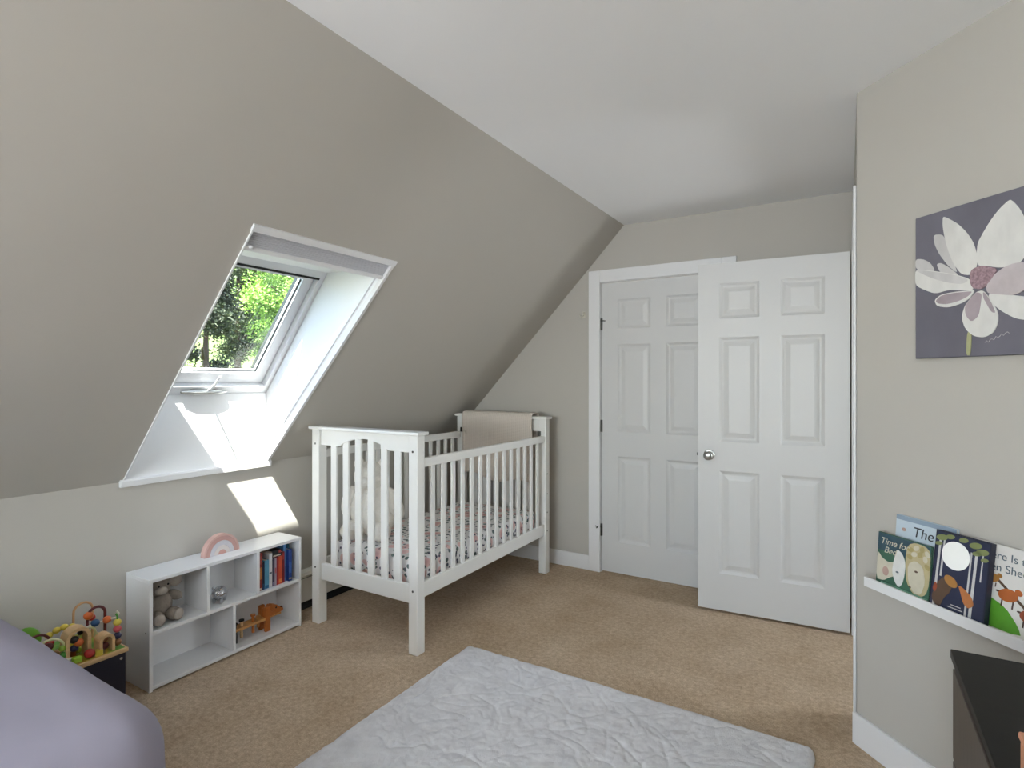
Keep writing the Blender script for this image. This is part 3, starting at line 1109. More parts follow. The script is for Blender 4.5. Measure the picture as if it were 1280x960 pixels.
# silver ornament in the middle cubby
so = thing('silver_ornament', 'small shiny silver animal-shaped money bank in the middle cubby', 'ornament', (-2.672, 1.628, SHT), R(35))
b = NB(); ell(b, (0, 0, 0.043), (0.034, 0.040, 0.033), (0, 0, 0), 20, 14); mesh('body', b, SILVER, so, 'all')
b = NB(); ell(b, (0, -0.036, 0.052), (0.020, 0.018, 0.020)); sh = mesh('head', b, SILVER, so, 'all')
b = NB(); lathe(b, [(0.009, -0.060), (0.010, -0.045)], (0, 0, 0.050), 'y', 12); mesh('snout', b, SILVER, sh, True)
for s in (-1, 1):
    b = NB(); ell(b, (s * 0.015, -0.030, 0.073), (0.008, 0.004, 0.011), (0, s * 0.4, 0), 10, 8); mesh('ear', b, SILVER, sh, 'all')
    for yy in (-0.020, 0.020):
        b = NB(); lathe(b, [(0.007, 0.0), (0.009, 0.022)], (s * 0.017, yy, 0), 'z', 10); mesh('leg', b, SILVER, so, True)

PAPER = M('book_pages', '#d9d3c4', 0.9, bump=(200, 0.2, 0.0005), stretch=(1, 1, 1))


def shelf_book(label, y, w, h, d, color, lean=0.0, extra=None, x_front=-2.622, flat_z=None):
    m = M('book_cover', color, 0.5, var=(25, 0.08))
    if flat_z is None:
        bk_ = thing('book', label, 'book', (x_front - d / 2, y + w / 2, SHT), group='books in the top right cubby')
        bk_.rotation_euler = (lean, 0, 0)
    else:
        bk_ = thing('book', label, 'book', (x_front - d / 2, y + h / 2, flat_z), group='books in the top right cubby')
        bk_.rotation_euler = (lean, 0, 0)
        w, h = h, w
    b = NB()
    if flat_z is None:
        box(b, -d / 2, d / 2, -w / 2, -w / 2 + 0.0018, 0, h); box(b, -d / 2, d / 2, w / 2 - 0.0018, w / 2, 0, h)
        box(b, d / 2 - 0.002, d / 2, -w / 2 + 0.0018, w / 2 - 0.0018, 0, h)
    else:
        box(b, -d / 2, d / 2, -w / 2, w / 2, 0, 0.002); box(b, -d / 2, d / 2, -w / 2, w / 2, h - 0.002, h)
        box(b, d / 2 - 0.002, d / 2, -w / 2, w / 2, 0.002, h - 0.002)
    mesh('cover', b, m, bk_)
    b = NB()
    e = 0.003
    if flat_z is None:
        box(b, -d / 2 + e, d / 2 - 0.002, -w / 2 + 0.0018, w / 2 - 0.0018, e * 0.5, h - e)
    else:
        box(b, -d / 2 + e, d / 2 - 0.002, -w / 2 + e, w / 2 - e, 0.002, h - 0.002)
    mesh('pages', b, PAPER, bk_)
    if extra:
        for (z0, z1, c) in extra:
            b = NB()
            if flat_z is None:
                box(b, d / 2 - 0.0005, d / 2 + 0.0004, -w / 2 + 0.002, w / 2 - 0.002, z0 * h, z1 * h)
            else:
                box(b, d / 2 - 0.0005, d / 2 + 0.0004, -w / 2 + z0 * w, -w / 2 + z1 * w, 0.003, h - 0.003)
            mesh('spine_band', b, M('spine_band', c, 0.5), bk_)
    return bk_


y = MY + hy2 / 3 + T / 2 + 0.002
specs = [
    ('tall dark red book with orange print at the left of the row', 0.030, 0.196, '#8e2f28', [(0.3, 0.62, '#b8742f'), (0.02, 0.07, '#d9c9b0'), (0.7, 0.92, '#a5473c')]),
    ('short dark navy book beside the tall red one', 0.012, 0.142, '#1f2b46', [(0.02, 0.22, '#24507c')]),
    ('light blue book with a teal edge in the cubby row', 0.025, 0.150, '#5c9dbf', [(0.0, 0.12, '#2f6fa0')]),
    ('tall white book in the middle of the cubby row', 0.018, 0.178, '#d5d6da', [(0.40, 0.45, '#5b6270')]),
    ('thin dark purple book right of the tall white one', 0.013, 0.145, '#3a3350', [(0.03, 0.16, '#7a7396')]),
    ('thin lilac grey book with a pink band', 0.011, 0.146, '#a79fb0', [(0.45, 0.65, '#b0606a')]),
    ('thin crimson book left of the orange one', 0.011, 0.148, '#a3262c', None),
    ('bright orange red book in the cubby row', 0.020, 0.150, '#cf5230', [(0.05, 0.18, '#e08b4a')]),
    ('dark red book right of the orange one', 0.015, 0.168, '#7c1f24', [(0.75, 0.95, '#a8342f')]),
]
hts = []
for lb, w, h, c, ex_ in specs:
    shelf_book(lb, y, w, h, 0.125, c, 0.0, ex_)
    hts.append((y, w, h))
    y += w + 0.0012
shelf_book('tall sky blue book near the right of the row', y, 0.018, 0.203, 0.13, '#4f82b8', 0.0, [(0.1, 0.4, '#3c64a0')], x_front=-2.632)
y += 0.020
shelf_book('dark blue book with a pale stripe at the right end of the row', y, 0.020, 0.172, 0.12, '#1f3f86', 0.0, [(0.25, 0.6, '#3a63ad'), (0.06, 0.1, '#c0a65a')], x_front=-2.614)
y += 0.022
shelf_book('narrow teal book standing at the far right of the row', y, 0.010, 0.190, 0.10, '#2f6f7e', 0.0, None, x_front=-2.655)
# two dark books lying on the shorter ones
fy = hts[4][0] + 0.001
fl = hts[6][0] + hts[6][1] + hts[7][1] - fy
shelf_book('dark book with a pale edge lying flat on the short books', fy, 0.013, fl, 0.12, '#23201f', 0.0, [(0.1, 0.9, '#c9c4bd')], x_front=-2.624, flat_z=SHT + 0.1515)
shelf_book('black book with red end lying uppermost on the short books', fy + 0.001, 0.020, fl - 0.002, 0.12, '#191618', 0.0, [(0.72, 0.98, '#a23a3a')], x_front=-2.626, flat_z=SHT + 0.1655)

# wooden peg toy with an animal head in the lower right cubby
LZ = 0.008 + T
pt = thing('peg_toy', 'wooden pegged toy with orange animal head in the lower right cubby', 'toy', (-2.672, 1.800, LZ))
mesh('board', box(NB(), -0.030, 0.030, -0.115, 0.075, 0.062, 0.076, 0.003), OAK2, pt)
for s in (-1, 1):
    mesh('leg', box(NB(), s * 0.024 - 0.009, s * 0.024 + 0.009, 0.062, 0.092, 0.0, 0.130, 0.004), OAK, pt)
mesh('end_block', box(NB(), -0.015, 0.015, 0.066, 0.088, 0.05, 0.118, 0.003), OAK, pt)
b = NB()
prism(b, [(0.092, 0.066), (0.178, 0.074), (0.182, 0.086), (0.160, 0.100), (0.140, 0.118), (0.118, 0.126), (0.092, 0.120)], 'x', -0.016, 0.016)
hdp = mesh('head', b, OAK, pt)
b = NB(); ell(b, (0, 0.180, 0.088), (0.010, 0.007, 0.007), (0, 0, 0), 10, 8); mesh('nose', b, BLACK, hdp, 'all')
b = NB(); ell(b, (0.016, 0.137, 0.104), (0.002, 0.005, 0.005), (0, 0, 0), 8, 6); mesh('eye', b, BLACK, hdp)
for s in (-1, 1):
    b = NB(); ell(b, (s * 0.017, 0.112, 0.108), (0.005, 0.012, 0.020), (0.4, 0, 0), 10, 8); mesh('ear', b, OAK, hdp, 'all')
mesh('jaw', box(NB(), -0.012, 0.012, 0.092, 0.172, 0.058, 0.068, 0.002), OAK2, hdp)
for k, (yy, zt, m) in enumerate([(-0.095, 0.100, BLACK), (-0.060, 0.105, WOODN), (0.005, 0.112, OAK), (0.034, 0.094, OAK2)]):
    b = NB()
    lathe(b, [(0.0075, 0.018 if k < 3 else 0.036), (0.0075, zt - 0.010), (0.0125, zt - 0.008), (0.0125, zt)], (0.008, yy, 0), 'z', 14)
    pg = mesh('peg', b, m, pt, True)
    if k == 1:
        b = NB(); lathe(b, [(0.0130, zt - 0.004), (0.0130, zt + 0.004)], (0.008, yy, 0), 'z', 14); mesh('peg_top', b, BLACK, pg)
b = NB(); box(b, -0.020, 0.020, -0.112, -0.088, 0.0, 0.062, 0.003); mesh('leg', b, M('dark_stained_wood', '#2c2320', 0.5), pt)

# ------------------------------------------------------------------ baseboard heater
H0, H1 = 2.062, 3.700
ht = thing('baseboard_heater', 'cream baseboard heater along the knee wall behind the crib', 'heater', (KW, (H0 + H1) / 2, 0))
hl = (H1 - H0) / 2
mesh('back_plate', box(NB(), 0.001, 0.006, -hl, hl, 0.02, 0.225), HEAT, ht)
b = NB(); prism(b, [(0.006, 0.225), (0.006, 0.219), (0.046, 0.214), (0.060, 0.202), (0.062, 0.206), (0.050, 0.220)], 'y', -hl, hl); mesh('hood', b, HEAT, ht)
b = NB(); prism(b, [(0.058, 0.190), (0.061, 0.190), (0.061, 0.058), (0.050, 0.050), (0.049, 0.053), (0.058, 0.060)], 'y', -hl, hl); mesh('front_cover', b, HEAT, ht)
b = NB(); prism(b, [(0.040, 0.200), (0.056, 0.192), (0.057, 0.194), (0.041, 0.203)], 'y', -hl, hl); mesh('damper', b, HEAT, ht)
mesh('end_cap', box(NB(), 0.001, 0.064, -hl - 0.004, -hl + 0.0, 0.015, 0.226, 0.002), HEAT, ht)
b = NB(); box(b, 0.008, 0.046, -hl, hl, 0.060, 0.190); mesh('fin_core', b, BLACK, ht)
mesh('foot_shade_strip', box(NB(), 0.006, 0.046, -hl, hl, 0.004, 0.045), BLACK, ht)['label'] = 'black strip of painted shade under the heater'  # black strip stands for the shade in the gap at the heater's foot

# ------------------------------------------------------------------ activity cube with bead maze
AX, AYc, AH = -2.565, 0.950, 0.318
ac = thing('activity_cube', 'navy wooden activity cube topped with a colourful bead maze', 'toy', (AX, AYc, 0))
mesh('box_body', box(NB(), -0.145, 0.145, -0.145, 0.145, 0.0, AH - 0.020, 0.004), NAVY, ac)
mesh('top_board', box(NB(), -0.152, 0.152, -0.152, 0.152, AH - 0.020, AH - 0.003, 0.003), WOODN, ac)


def make_toptop():
    t = NT('painted_meadow_top')
    v = t.coord()
    t.l(t.ramp(t.noise(v, 9, 2), [(0.40, lin('#5f9a35')), (0.5, lin('#9fae3a')), (0.56, lin('#c9a23a')), (0.66, lin('#2f6f6a'))]), t.b.inputs['Base Color'])
    t.b.inputs['Roughness'].default_value = 0.4
    return t.m


mesh('painted_top', box(NB(), -0.142, 0.142, -0.142, 0.142, AH - 0.003, AH - 0.001), make_toptop(), ac)
for s in (-1, 1):
    b = NB(); lathe(b, [(0.005, 0), (0.005, 0.0015)], (0.145, s * 0.128, AH - 0.04), 'x', 10); mesh('screw', b, CHROME, ac)
BC = {k: M('toy_' + k, c, 0.35) for k, c in dict(red='#b5322c', orange='#cf6a34', blue='#234a74', navyb='#28294f', green='#4f9a3c', lime='#9cc23e', leaf='#63a329', yellow='#d3c04a', pale='#dfe0b0', white='#dcdacb', maroon='#5a2326', brown='#8a5a34', black='#1d1a1c', pink='#c0525a', tan='#c79a6c').items()}
_bead = {}


def bead(x, y, z, r, c, par):
    k = (round(r, 4), c)
    if k not in _bead:
        b = NB(); ell(b, (0, 0, 0), (r, r, r * 0.9), (0, 0, 0), 12, 8)
        _bead[k] = mesh('bead', b, BC[c], par, 'all', loc=(x, y, z))
        return _bead[k]
    return copy(_bead[k], (x, y, z), par)


def arch(x, y0, y1, zt, r, c, x1=None, name='wire_loop'):
    x1 = x if x1 is None else x1
    zb = AH - 0.004
    rad = abs(y1 - y0) / 2
    pts = [(x, y0, zb)]
    for k in range(13):
        a = math.pi * k / 12
        f = (1 - math.cos(a)) / 2
        pts.append((x + (x1 - x) * f, y0 + (y1 - y0) * f, zt - rad + rad * math.sin(a)))
    pts.append((x1, y1, zb))
    b = NB(); tube(b, pts, r, 8)
    return mesh(name, b, BC[c], ac, True)


a1_ = arch(-0.060, 0.050, 0.115, AH + 0.150, 0.0045, 'tan')
a2_ = arch(0.015, 0.068, 0.128, AH + 0.143, 0.0055, 'maroon')
a3_ = arch(0.075, -0.118, -0.035, AH + 0.098, 0.0045, 'pale', 0.09)
a4_ = arch(0.040, -0.140, -0.060, AH + 0.112, 0.0045, 'maroon')
a5_ = arch(0.055, 0.020, 0.085, AH + 0.085, 0.004, 'pale', 0.04)
b = NB(); tube(b, [(0.06, 0.015, AH + 0.055), (0.06, 0.03, AH + 0.088), (0.062, 0.07, AH + 0.098), (0.07, 0.115, AH + 0.100), (0.10, 0.132, AH + 0.108), (0.108, 0.136, AH + 0.125), (0.104, 0.130, AH + 0.135)], 0.0035, 8)
a6_ = mesh('wire_loop', b, BC['white'], ac, True)
b = NB(); tube(b, [(0.115, 0.128, AH), (0.115, 0.128, AH + 0.118), (0.11, 0.125, AH + 0.128)], 0.0035, 8)
a7_ = mesh('wire_loop', b, BC['green'], ac, True)
bead(0.015, 0.071, AH + 0.118, 0.017, 'orange', a2_)
bead(0.062, 0.075, AH + 0.099, 0.0155, 'blue', a6_)
bead(0.070, 0.112, AH + 0.100, 0.0155, 'orange', a6_)
bead(0.06, 0.026, AH + 0.080, 0.010, 'black', a6_)
for k, c in enumerate(('brown', 'navyb', 'pink', 'yellow')):
    bead(0.115, 0.128, AH + 0.016 + k * 0.026, 0.0145, c, a7_)
bead(0.075, -0.100, AH + 0.010, 0.014, 'black', a3_)
bead(0.082, -0.080, AH + 0.074, 0.015, 'maroon', a3_)
bead(0.088, -0.040, AH + 0.055, 0.013, 'lime', a3_)
bead(0.090, -0.036, AH + 0.030, 0.013, 'green', a3_)
bead(0.04, -0.138, AH + 0.045, 0.013, 'red', a4_)
bead(0.04, -0.062, AH + 0.070, 0.014, 'red', a4_)
bead(0.052, 0.022, AH + 0.012, 0.012, 'lime', a5_)
bead(-0.060, 0.112, AH + 0.080, 0.014, 'red', a1_)


def wood_arch(x0, x1, y0, y1, h, th):
    rad = (y1 - y0) / 2
    cy = (y0 + y1) / 2
    pts = [(y0, 0)] + [(cy - math.cos(math.pi * k / 14) * rad, h - rad + math.sin(math.pi * k / 14) * rad) for k in range(15)] + [(y1, 0)]
    ri = rad - th
    pts += [(y1 - th, 0)] + [(cy + math.cos(math.pi * k / 14) * ri, h - rad + math.sin(math.pi * k / 14) * ri) for k in range(15)] + [(y0 + th, 0)]
    b = NB()
    prism(b, [(p[0], p[1] + AH - 0.002) for p in pts], 'x', x0, x1)
    return mesh('wooden_arch', b, WOODN, ac)


wa1 = wood_arch(0.052, 0.105, -0.035, 0.045, 0.118, 0.012)
wa2 = wood_arch(0.085, 0.135, 0.060, 0.112, 0.070, 0.010)
bead(0.090, -0.005, AH + 0.072, 0.015, 'black', wa1)
bead(0.095, 0.008, AH + 0.058, 0.016, 'orange', wa1)
bead(0.088, -0.004, AH + 0.040, 0.014, 'navyb', wa1)
bead(0.126, 0.030, AH + 0.016, 0.018, 'red', wa1)
bead(0.110, 0.086, AH + 0.018, 0.015, 'maroon', wa2)
bead(0.108, 0.086, AH + 0.044, 0.014, 'brown', wa2)
b = NB(); ell(b, (-0.03, -0.105, AH + 0.080), (0.014, 0.042, 0.050), (0.4, 0, 0), 14, 10); gl_ = mesh('leaf_shape', b, BC['leaf'], ac, 'all')
b = NB(); tube(b, [(-0.03, -0.105, AH - 0.004), (-0.03, -0.105, AH + 0.06)], 0.006, 8); mesh('stem', b, BC['green'], gl_)
for k, (x, y_, c) in enumerate(((0.125, -0.01, 'lime'), (0.128, -0.06, 'white'), (0.112, -0.035, 'white'), (0.130, 0.060, 'yellow'), (0.05, 0.0, 'brown'), (0.0, -0.02, 'tan'), (-0.03, 0.03, 'yellow'))):
    b = NB(); box(b, -0.012, 0.012, -0.013, 0.013, 0, 0.020, 0.003)
    mesh('sliding_block', b, BC[c], ac, loc=(x, y_, AH - 0.001), rot=(0, 0, 0.4 * k))
b = NB()
for k in range(5):
    ell(b, (0.0 + 0.005 * k, -0.05 + 0.022 * k, AH + 0.085 + 0.016 * math.sin(k * 0.8)), (0.012, 0.014, 0.012), (0, 0, 0), 10, 8)
mesh('caterpillar', b, BC['yellow'], ac, 'all')

# ------------------------------------------------------------------ bed
bd = thing('bed', 'low bed under a smooth lilac comforter in the near left corner', 'bed', (-1.86, -0.30, 0))
b = NB()
rbox(b, (0, 0, 0.375), (0.60, 1.00, 0.285), 0.13, 44, 0.010, 2.2, 3.0)
mesh('comforter', b, LILAC, bd, 'all')
for sx in (-1, 1):
    for sy in (-1, 1):
        mesh('leg', box(NB(), sx * 0.42 - 0.025, sx * 0.42 + 0.025, sy * 0.82 - 0.025, sy * 0.82 + 0.025, 0, 0.13), ESP, bd)

# ------------------------------------------------------------------ rug
b = NB()
RU0, RU1, RV0, RV1 = -1.645, -0.100, 0.78, 2.312
nu, nv = 330, 330
cu_, cv_ = (RU0 + RU1) / 2, (RV0 + RV1) / 2
hu, hv = (RU1 - RU0) / 2, (RV1 - RV0) / 2
g = {}
for i in range(nu + 1):
    for j in range(nv + 1):
        x = -hu + 2 * hu * i / nu
        y_ = -hv + 2 * hv * j / nv
        e = min(hu - abs(x), hv - abs(y_))
        cr = 0.03
        dx, dy = hu - abs(x), hv - abs(y_)
        if dx < cr and dy < cr:
            d = math.hypot(cr - dx, cr - dy)
            if d > cr:
                f = cr / d
                x = math.copysign(hu - cr + (cr - dx) * f, x); y_ = math.copysign(hv - cr + (cr - dy) * f, y_)
            e = max(0.0, cr - d)
        p = Vector((x, y_, 0))
        w = Vector((noise.noise(p * 4.0), noise.noise(p * 4.0 + Vector((9, 3, 1))), 0)) * 0.16
        fl_ = 1 - abs(noise.noise(Vector(((x + w.x) * 11, (y_ + w.y) * 8, 0.3)))) * 2
        fine = noise.noise(p * 60)
        z = 0.030 + 0.0022 * fl_ + 0.0022 * noise.noise(p * 24) + 0.0016 * fine
        c1 = noise.noise(Vector(((x + w.x) * 6, (y_ + w.y) * 7, 4.3))); c2 = noise.noise(Vector(((x + w.y) * 15, (y_ + w.x) * 12, 8.1)))
        z -= 0.0042 * math.exp(-abs(c1) * 14) + 0.0032 * math.exp(-abs(c2) * 9)
        edge = min(1, e / 0.035)
        z = 0.004 + (z - 0.004) * math.sqrt(max(0, 1 - (1 - edge) ** 2))
        k = 0.005 * noise.noise(p * 28) if e < 0.004 else 0
        g[i, j] = b.verts.new((x + (k if abs(x) > hu * 0.98 else 0), y_ + (k if abs(y_) > hv * 0.98 else 0), z))
for i in range(nu):
    for j in range(nv):
        b.faces.new((g[i, j], g[i + 1, j], g[i + 1, j + 1], g[i, j + 1]))
rug = mesh('rug', b, FUR, None, 'all', loc=(cu_, cv_, 0.0))
tag(rug, 'white faux fur rug lying on the beige carpet', 'rug')

# ------------------------------------------------------------------ dresser and the small box on it
DX0, DX1, DY0, DY1, DZ = 0.200, 0.692, 0.45, 1.600, 0.750
dr = thing('dresser', 'dark espresso dresser cut off at the lower right', 'dresser', ((DX0 + DX1) / 2, (DY0 + DY1) / 2, 0))
dhx, dhy = (DX1 - DX0) / 2, (DY1 - DY0) / 2
mesh('top', box(NB(), -dhx, dhx, -dhy, dhy, DZ - 0.020, DZ, 0.002), ESP, dr)
mesh('carcass', box(NB(), -dhx + 0.026, dhx - 0.002, -dhy + 0.012, dhy - 0.035, 0.06, DZ - 0.020), ESP, dr)
zs = [(0.085, 0.290), (0.296, 0.500), (0.506, 0.708)]
for z0, z1 in zs:
    for y0, y1 in ((-dhy + 0.004, -0.002), (0.002, dhy - 0.004)):
        dd = mesh('drawer_front', box(NB(), -dhx + 0.004, -dhx + 0.026, y0, y1, z0, z1, 0.002), ESPF, dr)
        b = NB()
        lathe(b, [(0.006, -0.001), (0.006, -0.010), (0.014, -0.014), (0.012, -0.022)], (-dhx + 0.004, (y0 + y1) / 2, (z0 + z1) / 2), 'x', 14)
        mesh('knob', b, DARKM, dd, True)
for sx in (-1, 1):
    for sy in (-1, 1):
        mesh('foot', box(NB(), sx * (dhx - 0.06) - 0.02, sx * (dhx - 0.06) + 0.02, sy * (dhy - 0.05) - 0.02, sy * (dhy - 0.05) + 0.02, 0, 0.06), ESP, dr)
pbx = thing('keepsake_box', 'peach coloured small box standing on the dark dresser', 'box', (0.275, 1.062, DZ))
mesh('box_body', box(NB(), -0.050, 0.050, -0.065, 0.065, 0, 0.062, 0.003), PEACH, pbx)
mesh('lid', box(NB(), -0.052, 0.052, -0.067, 0.067, 0.0635, 0.075, 0.003), PEACH, pbx)

# ------------------------------------------------------------------ flower canvas on the angled wall
def on_angled(s, o, z):
    n = Vector((AT.y, -AT.x, 0))       # out of the wall into the room
    p = Vector((CX, CY, 0)) + AT * s + n * o
    return (p.x, p.y, z)


CANV = M('grey_canvas_paint', '#6c6a74', 0.85, var=(7, 0.14), bump=(500, 0.15, 0.0005), stretch=(1, 1, 0.4))
PW = M('petal_white_paint', '#d6d5d1', 0.8, var=(26, 0.07), stretch=(1, 1, 0.5))
PW2 = M('petal_shade_white_paint', '#c3c1c0', 0.8, var=(22, 0.10), stretch=(1, 1, 0.5))
PP = M('petal_mauve_paint', '#a3979c', 0.8, var=(22, 0.12))
PPL = M('petal_blush_paint', '#bdb4b6', 0.8, var=(22, 0.10))
PC = M('seed_head_pink_paint', '#9c8289', 0.85, var=(160, 0.3))
PS = M('stem_green_paint', '#a3a37a', 0.8, var=(30, 0.1))
cv = thing('flower_canvas', 'square grey canvas painted with a large white lotus flower', 'painting', on_angled(0.487, 0.002, 1.431), AROT)
mesh('canvas', box(NB(), -0.230, 0.230, -0.022, 0.0, 0.0, 0.460, 0.002), CANV, cv)
mesh('side_edge', box(NB(), -0.231, 0.231, -0.019, -0.001, -0.001, 0.0005), M('dark_canvas_edge', '#4a4a50', 0.9), cv)
PET = {
'back_leaf': [(-0.229, 0.097), (-0.203, 0.091), (-0.179, 0.075), (-0.164, 0.05), (-0.167, 0.041), (-0.197, 0.049), (-0.229, 0.064)],
'left_back': [(-0.168, 0.161), (-0.14, 0.155), (-0.13, 0.14), (-0.117, 0.097), (-0.1, 0.051), (-0.091, 0.024), (-0.12, 0.052), (-0.149, 0.095), (-0.165, 0.131)],
'upper_left': [(-0.137, 0.211), (-0.12, 0.2), (-0.091, 0.176), (-0.064, 0.143), (-0.043, 0.105), (-0.032, 0.062), (-0.035, 0.03), (-0.053, 0.011), (-0.08, 0.019), (-0.103, 0.054), (-0.12, 0.098), (-0.131, 0.14), (-0.138, 0.182)],
'far_right': [(0.088, 0.026), (0.105, 0.072), (0.131, 0.096), (0.176, 0.112), (0.182, 0.075), (0.15, 0.01), (0.11, -0.008)],
'upper_right': [(-0.032, 0.103), (-0.017, 0.128), (0.003, 0.158), (0.027, 0.185), (0.054, 0.204), (0.063, 0.196), (0.080, 0.170), (0.099, 0.124), (0.105, 0.072), (0.088, 0.026), (0.061, 0.016), (0.027, 0.018), (-0.007, 0.03), (-0.032, 0.035), (-0.035, 0.068)],
'small_left': [(-0.158, 0.065), (-0.143, 0.067), (-0.114, 0.045), (-0.086, 0.017), (-0.108, 0.016), (-0.143, 0.033)],
'left_long': [(-0.229, 0.062), (-0.197, 0.055), (-0.149, 0.04), (-0.097, 0.022), (-0.053, 0.0), (-0.048, -0.02), (-0.043, -0.034), (-0.086, -0.029), (-0.12, -0.022), (-0.161, -0.028), (-0.197, -0.01), (-0.229, 0.01)],
'left_long_shade': [(-0.229, 0.060), (-0.197, 0.053), (-0.149, 0.038), (-0.097, 0.020), (-0.055, -0.002), (-0.075, -0.012), (-0.12, 0.000), (-0.165, 0.020), (-0.200, 0.040)],
'lower_left': [(-0.164, -0.048), (-0.143, -0.033), (-0.103, -0.031), (-0.059, -0.033), (-0.038, -0.035), (-0.053, -0.057), (-0.08, -0.07), (-0.12, -0.077), (-0.155, -0.068)],
'lower_left_shade': [(-0.160, -0.050), (-0.141, -0.036), (-0.103, -0.034), (-0.062, -0.036), (-0.045, -0.038), (-0.060, -0.052), (-0.09, -0.062), (-0.125, -0.066), (-0.152, -0.060)],
'stem': [(-0.061, -0.155), (-0.048, -0.160), (-0.052, -0.228), (-0.064, -0.227)],
'bulb': [(-0.035, -0.041), (-0.015, -0.039), (0.008, -0.074), (0.025, -0.108), (0.025, -0.139), (0.013, -0.165), (-0.012, -0.178), (-0.043, -0.171), (-0.067, -0.147), (-0.078, -0.112), (-0.069, -0.08), (-0.053, -0.06)],
'bulb_pink': [(-0.035, -0.041), (-0.018, -0.049), (-0.021, -0.075), (-0.027, -0.113), (-0.048, -0.129), (-0.065, -0.108), (-0.068, -0.08), (-0.052, -0.06)],
'bulb_pink2': [(-0.015, -0.041), (0.006, -0.074), (0.02, -0.11), (0.008, -0.106), (-0.004, -0.083), (-0.015, -0.06)],
'right_low': [(-0.002, -0.051), (0.032, -0.057), (0.07, -0.067), (0.114, -0.079), (0.17, -0.111), (0.15, -0.135), (0.105, -0.140), (0.07, -0.131), (0.032, -0.104), (0.008, -0.079)],
'right_long': [(0.030, -0.055), (0.07, -0.060), (0.12, -0.045), (0.17, -0.035), (0.210, -0.010), (0.200, 0.010), (0.150, 0.020), (0.100, 0.010), (0.05, -0.02)],
'right_pink': [(-0.007, -0.029), (0.013, -0.001), (0.042, 0.017), (0.073, 0.024), (0.123, 0.014), (0.144, -0.01), (0.105, -0.048), (0.07, -0.067), (0.032, -0.059), (-0.002, -0.051)],
'centre': [(-0.053, 0.006), (-0.048, 0.027), (-0.022, 0.034), (0.025, 0.017), (0.013, -0.006), (-0.007, -0.029), (-0.022, -0.036), (-0.043, -0.029), (-0.051, -0.014)],
}
PM = {'left_back': PW2, 'small_left': PW2, 'left_long_shade': PW2, 'lower_left_shade': PP, 'bulb_pink': PP, 'bulb_pink2': PP, 'right_pink': PPL, 'centre': PC, 'stem': PS, 'back_leaf': PW2, 'right_long': PW2}


def smooth_poly(pts, n=2):
    for _ in range(n):
        out = []
        for i in range(len(pts)):
            a, c = pts[i], pts[(i + 1) % len(pts)]
            out.append((a[0] * 0.8 + c[0] * 0.2, a[1] * 0.8 + c[1] * 0.2))
            out.append((a[0] * 0.2 + c[0] * 0.8, a[1] * 0.2 + c[1] * 0.8))
        pts = out
    return pts


for i, (k, pts) in enumerate(PET.items()):
    pp = smooth_poly(pts, 2)
    nm = 'painted_stem' if k == 'stem' else ('painted_seed_head' if k == 'centre' else 'painted_petal')
    mesh(nm, prism(NB(), [(p[0], p[1] + 0.230) for p in pp], 'y', -0.0222 - 0.00025 * i, -0.021), PM.get(k, PW), cv)
text_mesh('signature', 'l. arlen', 0.020, PW2, cv, (0.03, -0.0224, 0.036), (R(90), R(-8), 0), 0.0002, shear=0.3) if False else None
b = NB()
tube(b, [(-0.012 + k * 0.005, -0.0225, 0.038 + k * 0.0020 + 0.004 * math.sin(k * 2.3)) for k in range(14)], 0.0006, 5)
mesh('signature_stroke', b, PW2, cv)

# ------------------------------------------------------------------ picture ledge with books
LS0, LS1 = 0.125, 0.90
lg = thing('picture_ledge', 'narrow white picture ledge holding books on the angled wall', 'shelf', on_angled((LS0 + LS1) / 2, 0, 0.642), AROT)
ll = (LS1 - LS0) / 2
mesh('ledge_base', box(NB(), -ll, ll, -0.088, -0.001, 0.0, 0.014, 0.0015), TRIM, lg)
mesh('front_lip', box(NB(), -ll, ll, -0.095, -0.087, 0.0, 0.033, 0.0015), TRIM, lg)
mesh('back_strip', box(NB(), -ll, ll, -0.008, -0.001, 0.014, 0.040, 0.0015), TRIM, lg)
LZT = 0.642 + 0.0145


def ledge_book(label, s0, w, h, th, o_bot, o_top, cov, wrap=False):
    """front cover faces the room; bottom sits o_bot from the wall, top leans back to o_top"""
    lean = math.asin(max(-0.5, min(0.5, (o_bot - o_top) / h)))
    t = thing('picture_book', label, 'book', on_angled(s0, o_bot, LZT), AROT, 'picture books on the white ledge')
    t.rotation_euler = (-lean, 0, AROT)
    # local: x along the wall, -y to the room, z up the cover
    b = NB()
    box(b, 0, w, 0, 0.002, 0, h); box(b, 0, w, th - 0.002, th, 0, h); box(b, 0, 0.002, 0.002, th - 0.002, 0, h)
    if wrap:
        box(b, w - 0.002, w, 0.002, th - 0.002, 0, h)
    mesh('cover', b, cov, t)
    mesh('pages', box(NB(), 0.002, w - 0.003, 0.002, th - 0.002, 0.003, h - 0.003), PAPER, t)
    return t


def print_shape(t, pts, mat, layer, name='cover_print', w=None, h=None, sm=2):
    pp = smooth_poly(pts, sm) if sm else pts
    return mesh(name, prism(NB(), pp, 'y', -0.00025 * (layer + 1), 0.0005), mat, t)


def oval(cx, cy, rx, ry, rot=0.0, n=18):
    return [(cx + rx * math.cos(a) * math.cos(rot) - ry * math.sin(a) * math.sin(rot), cy + rx * math.cos(a) * math.sin(rot) + ry * math.sin(a) * math.cos(rot)) for a in [math.tau * i / n for i in range(n)]]


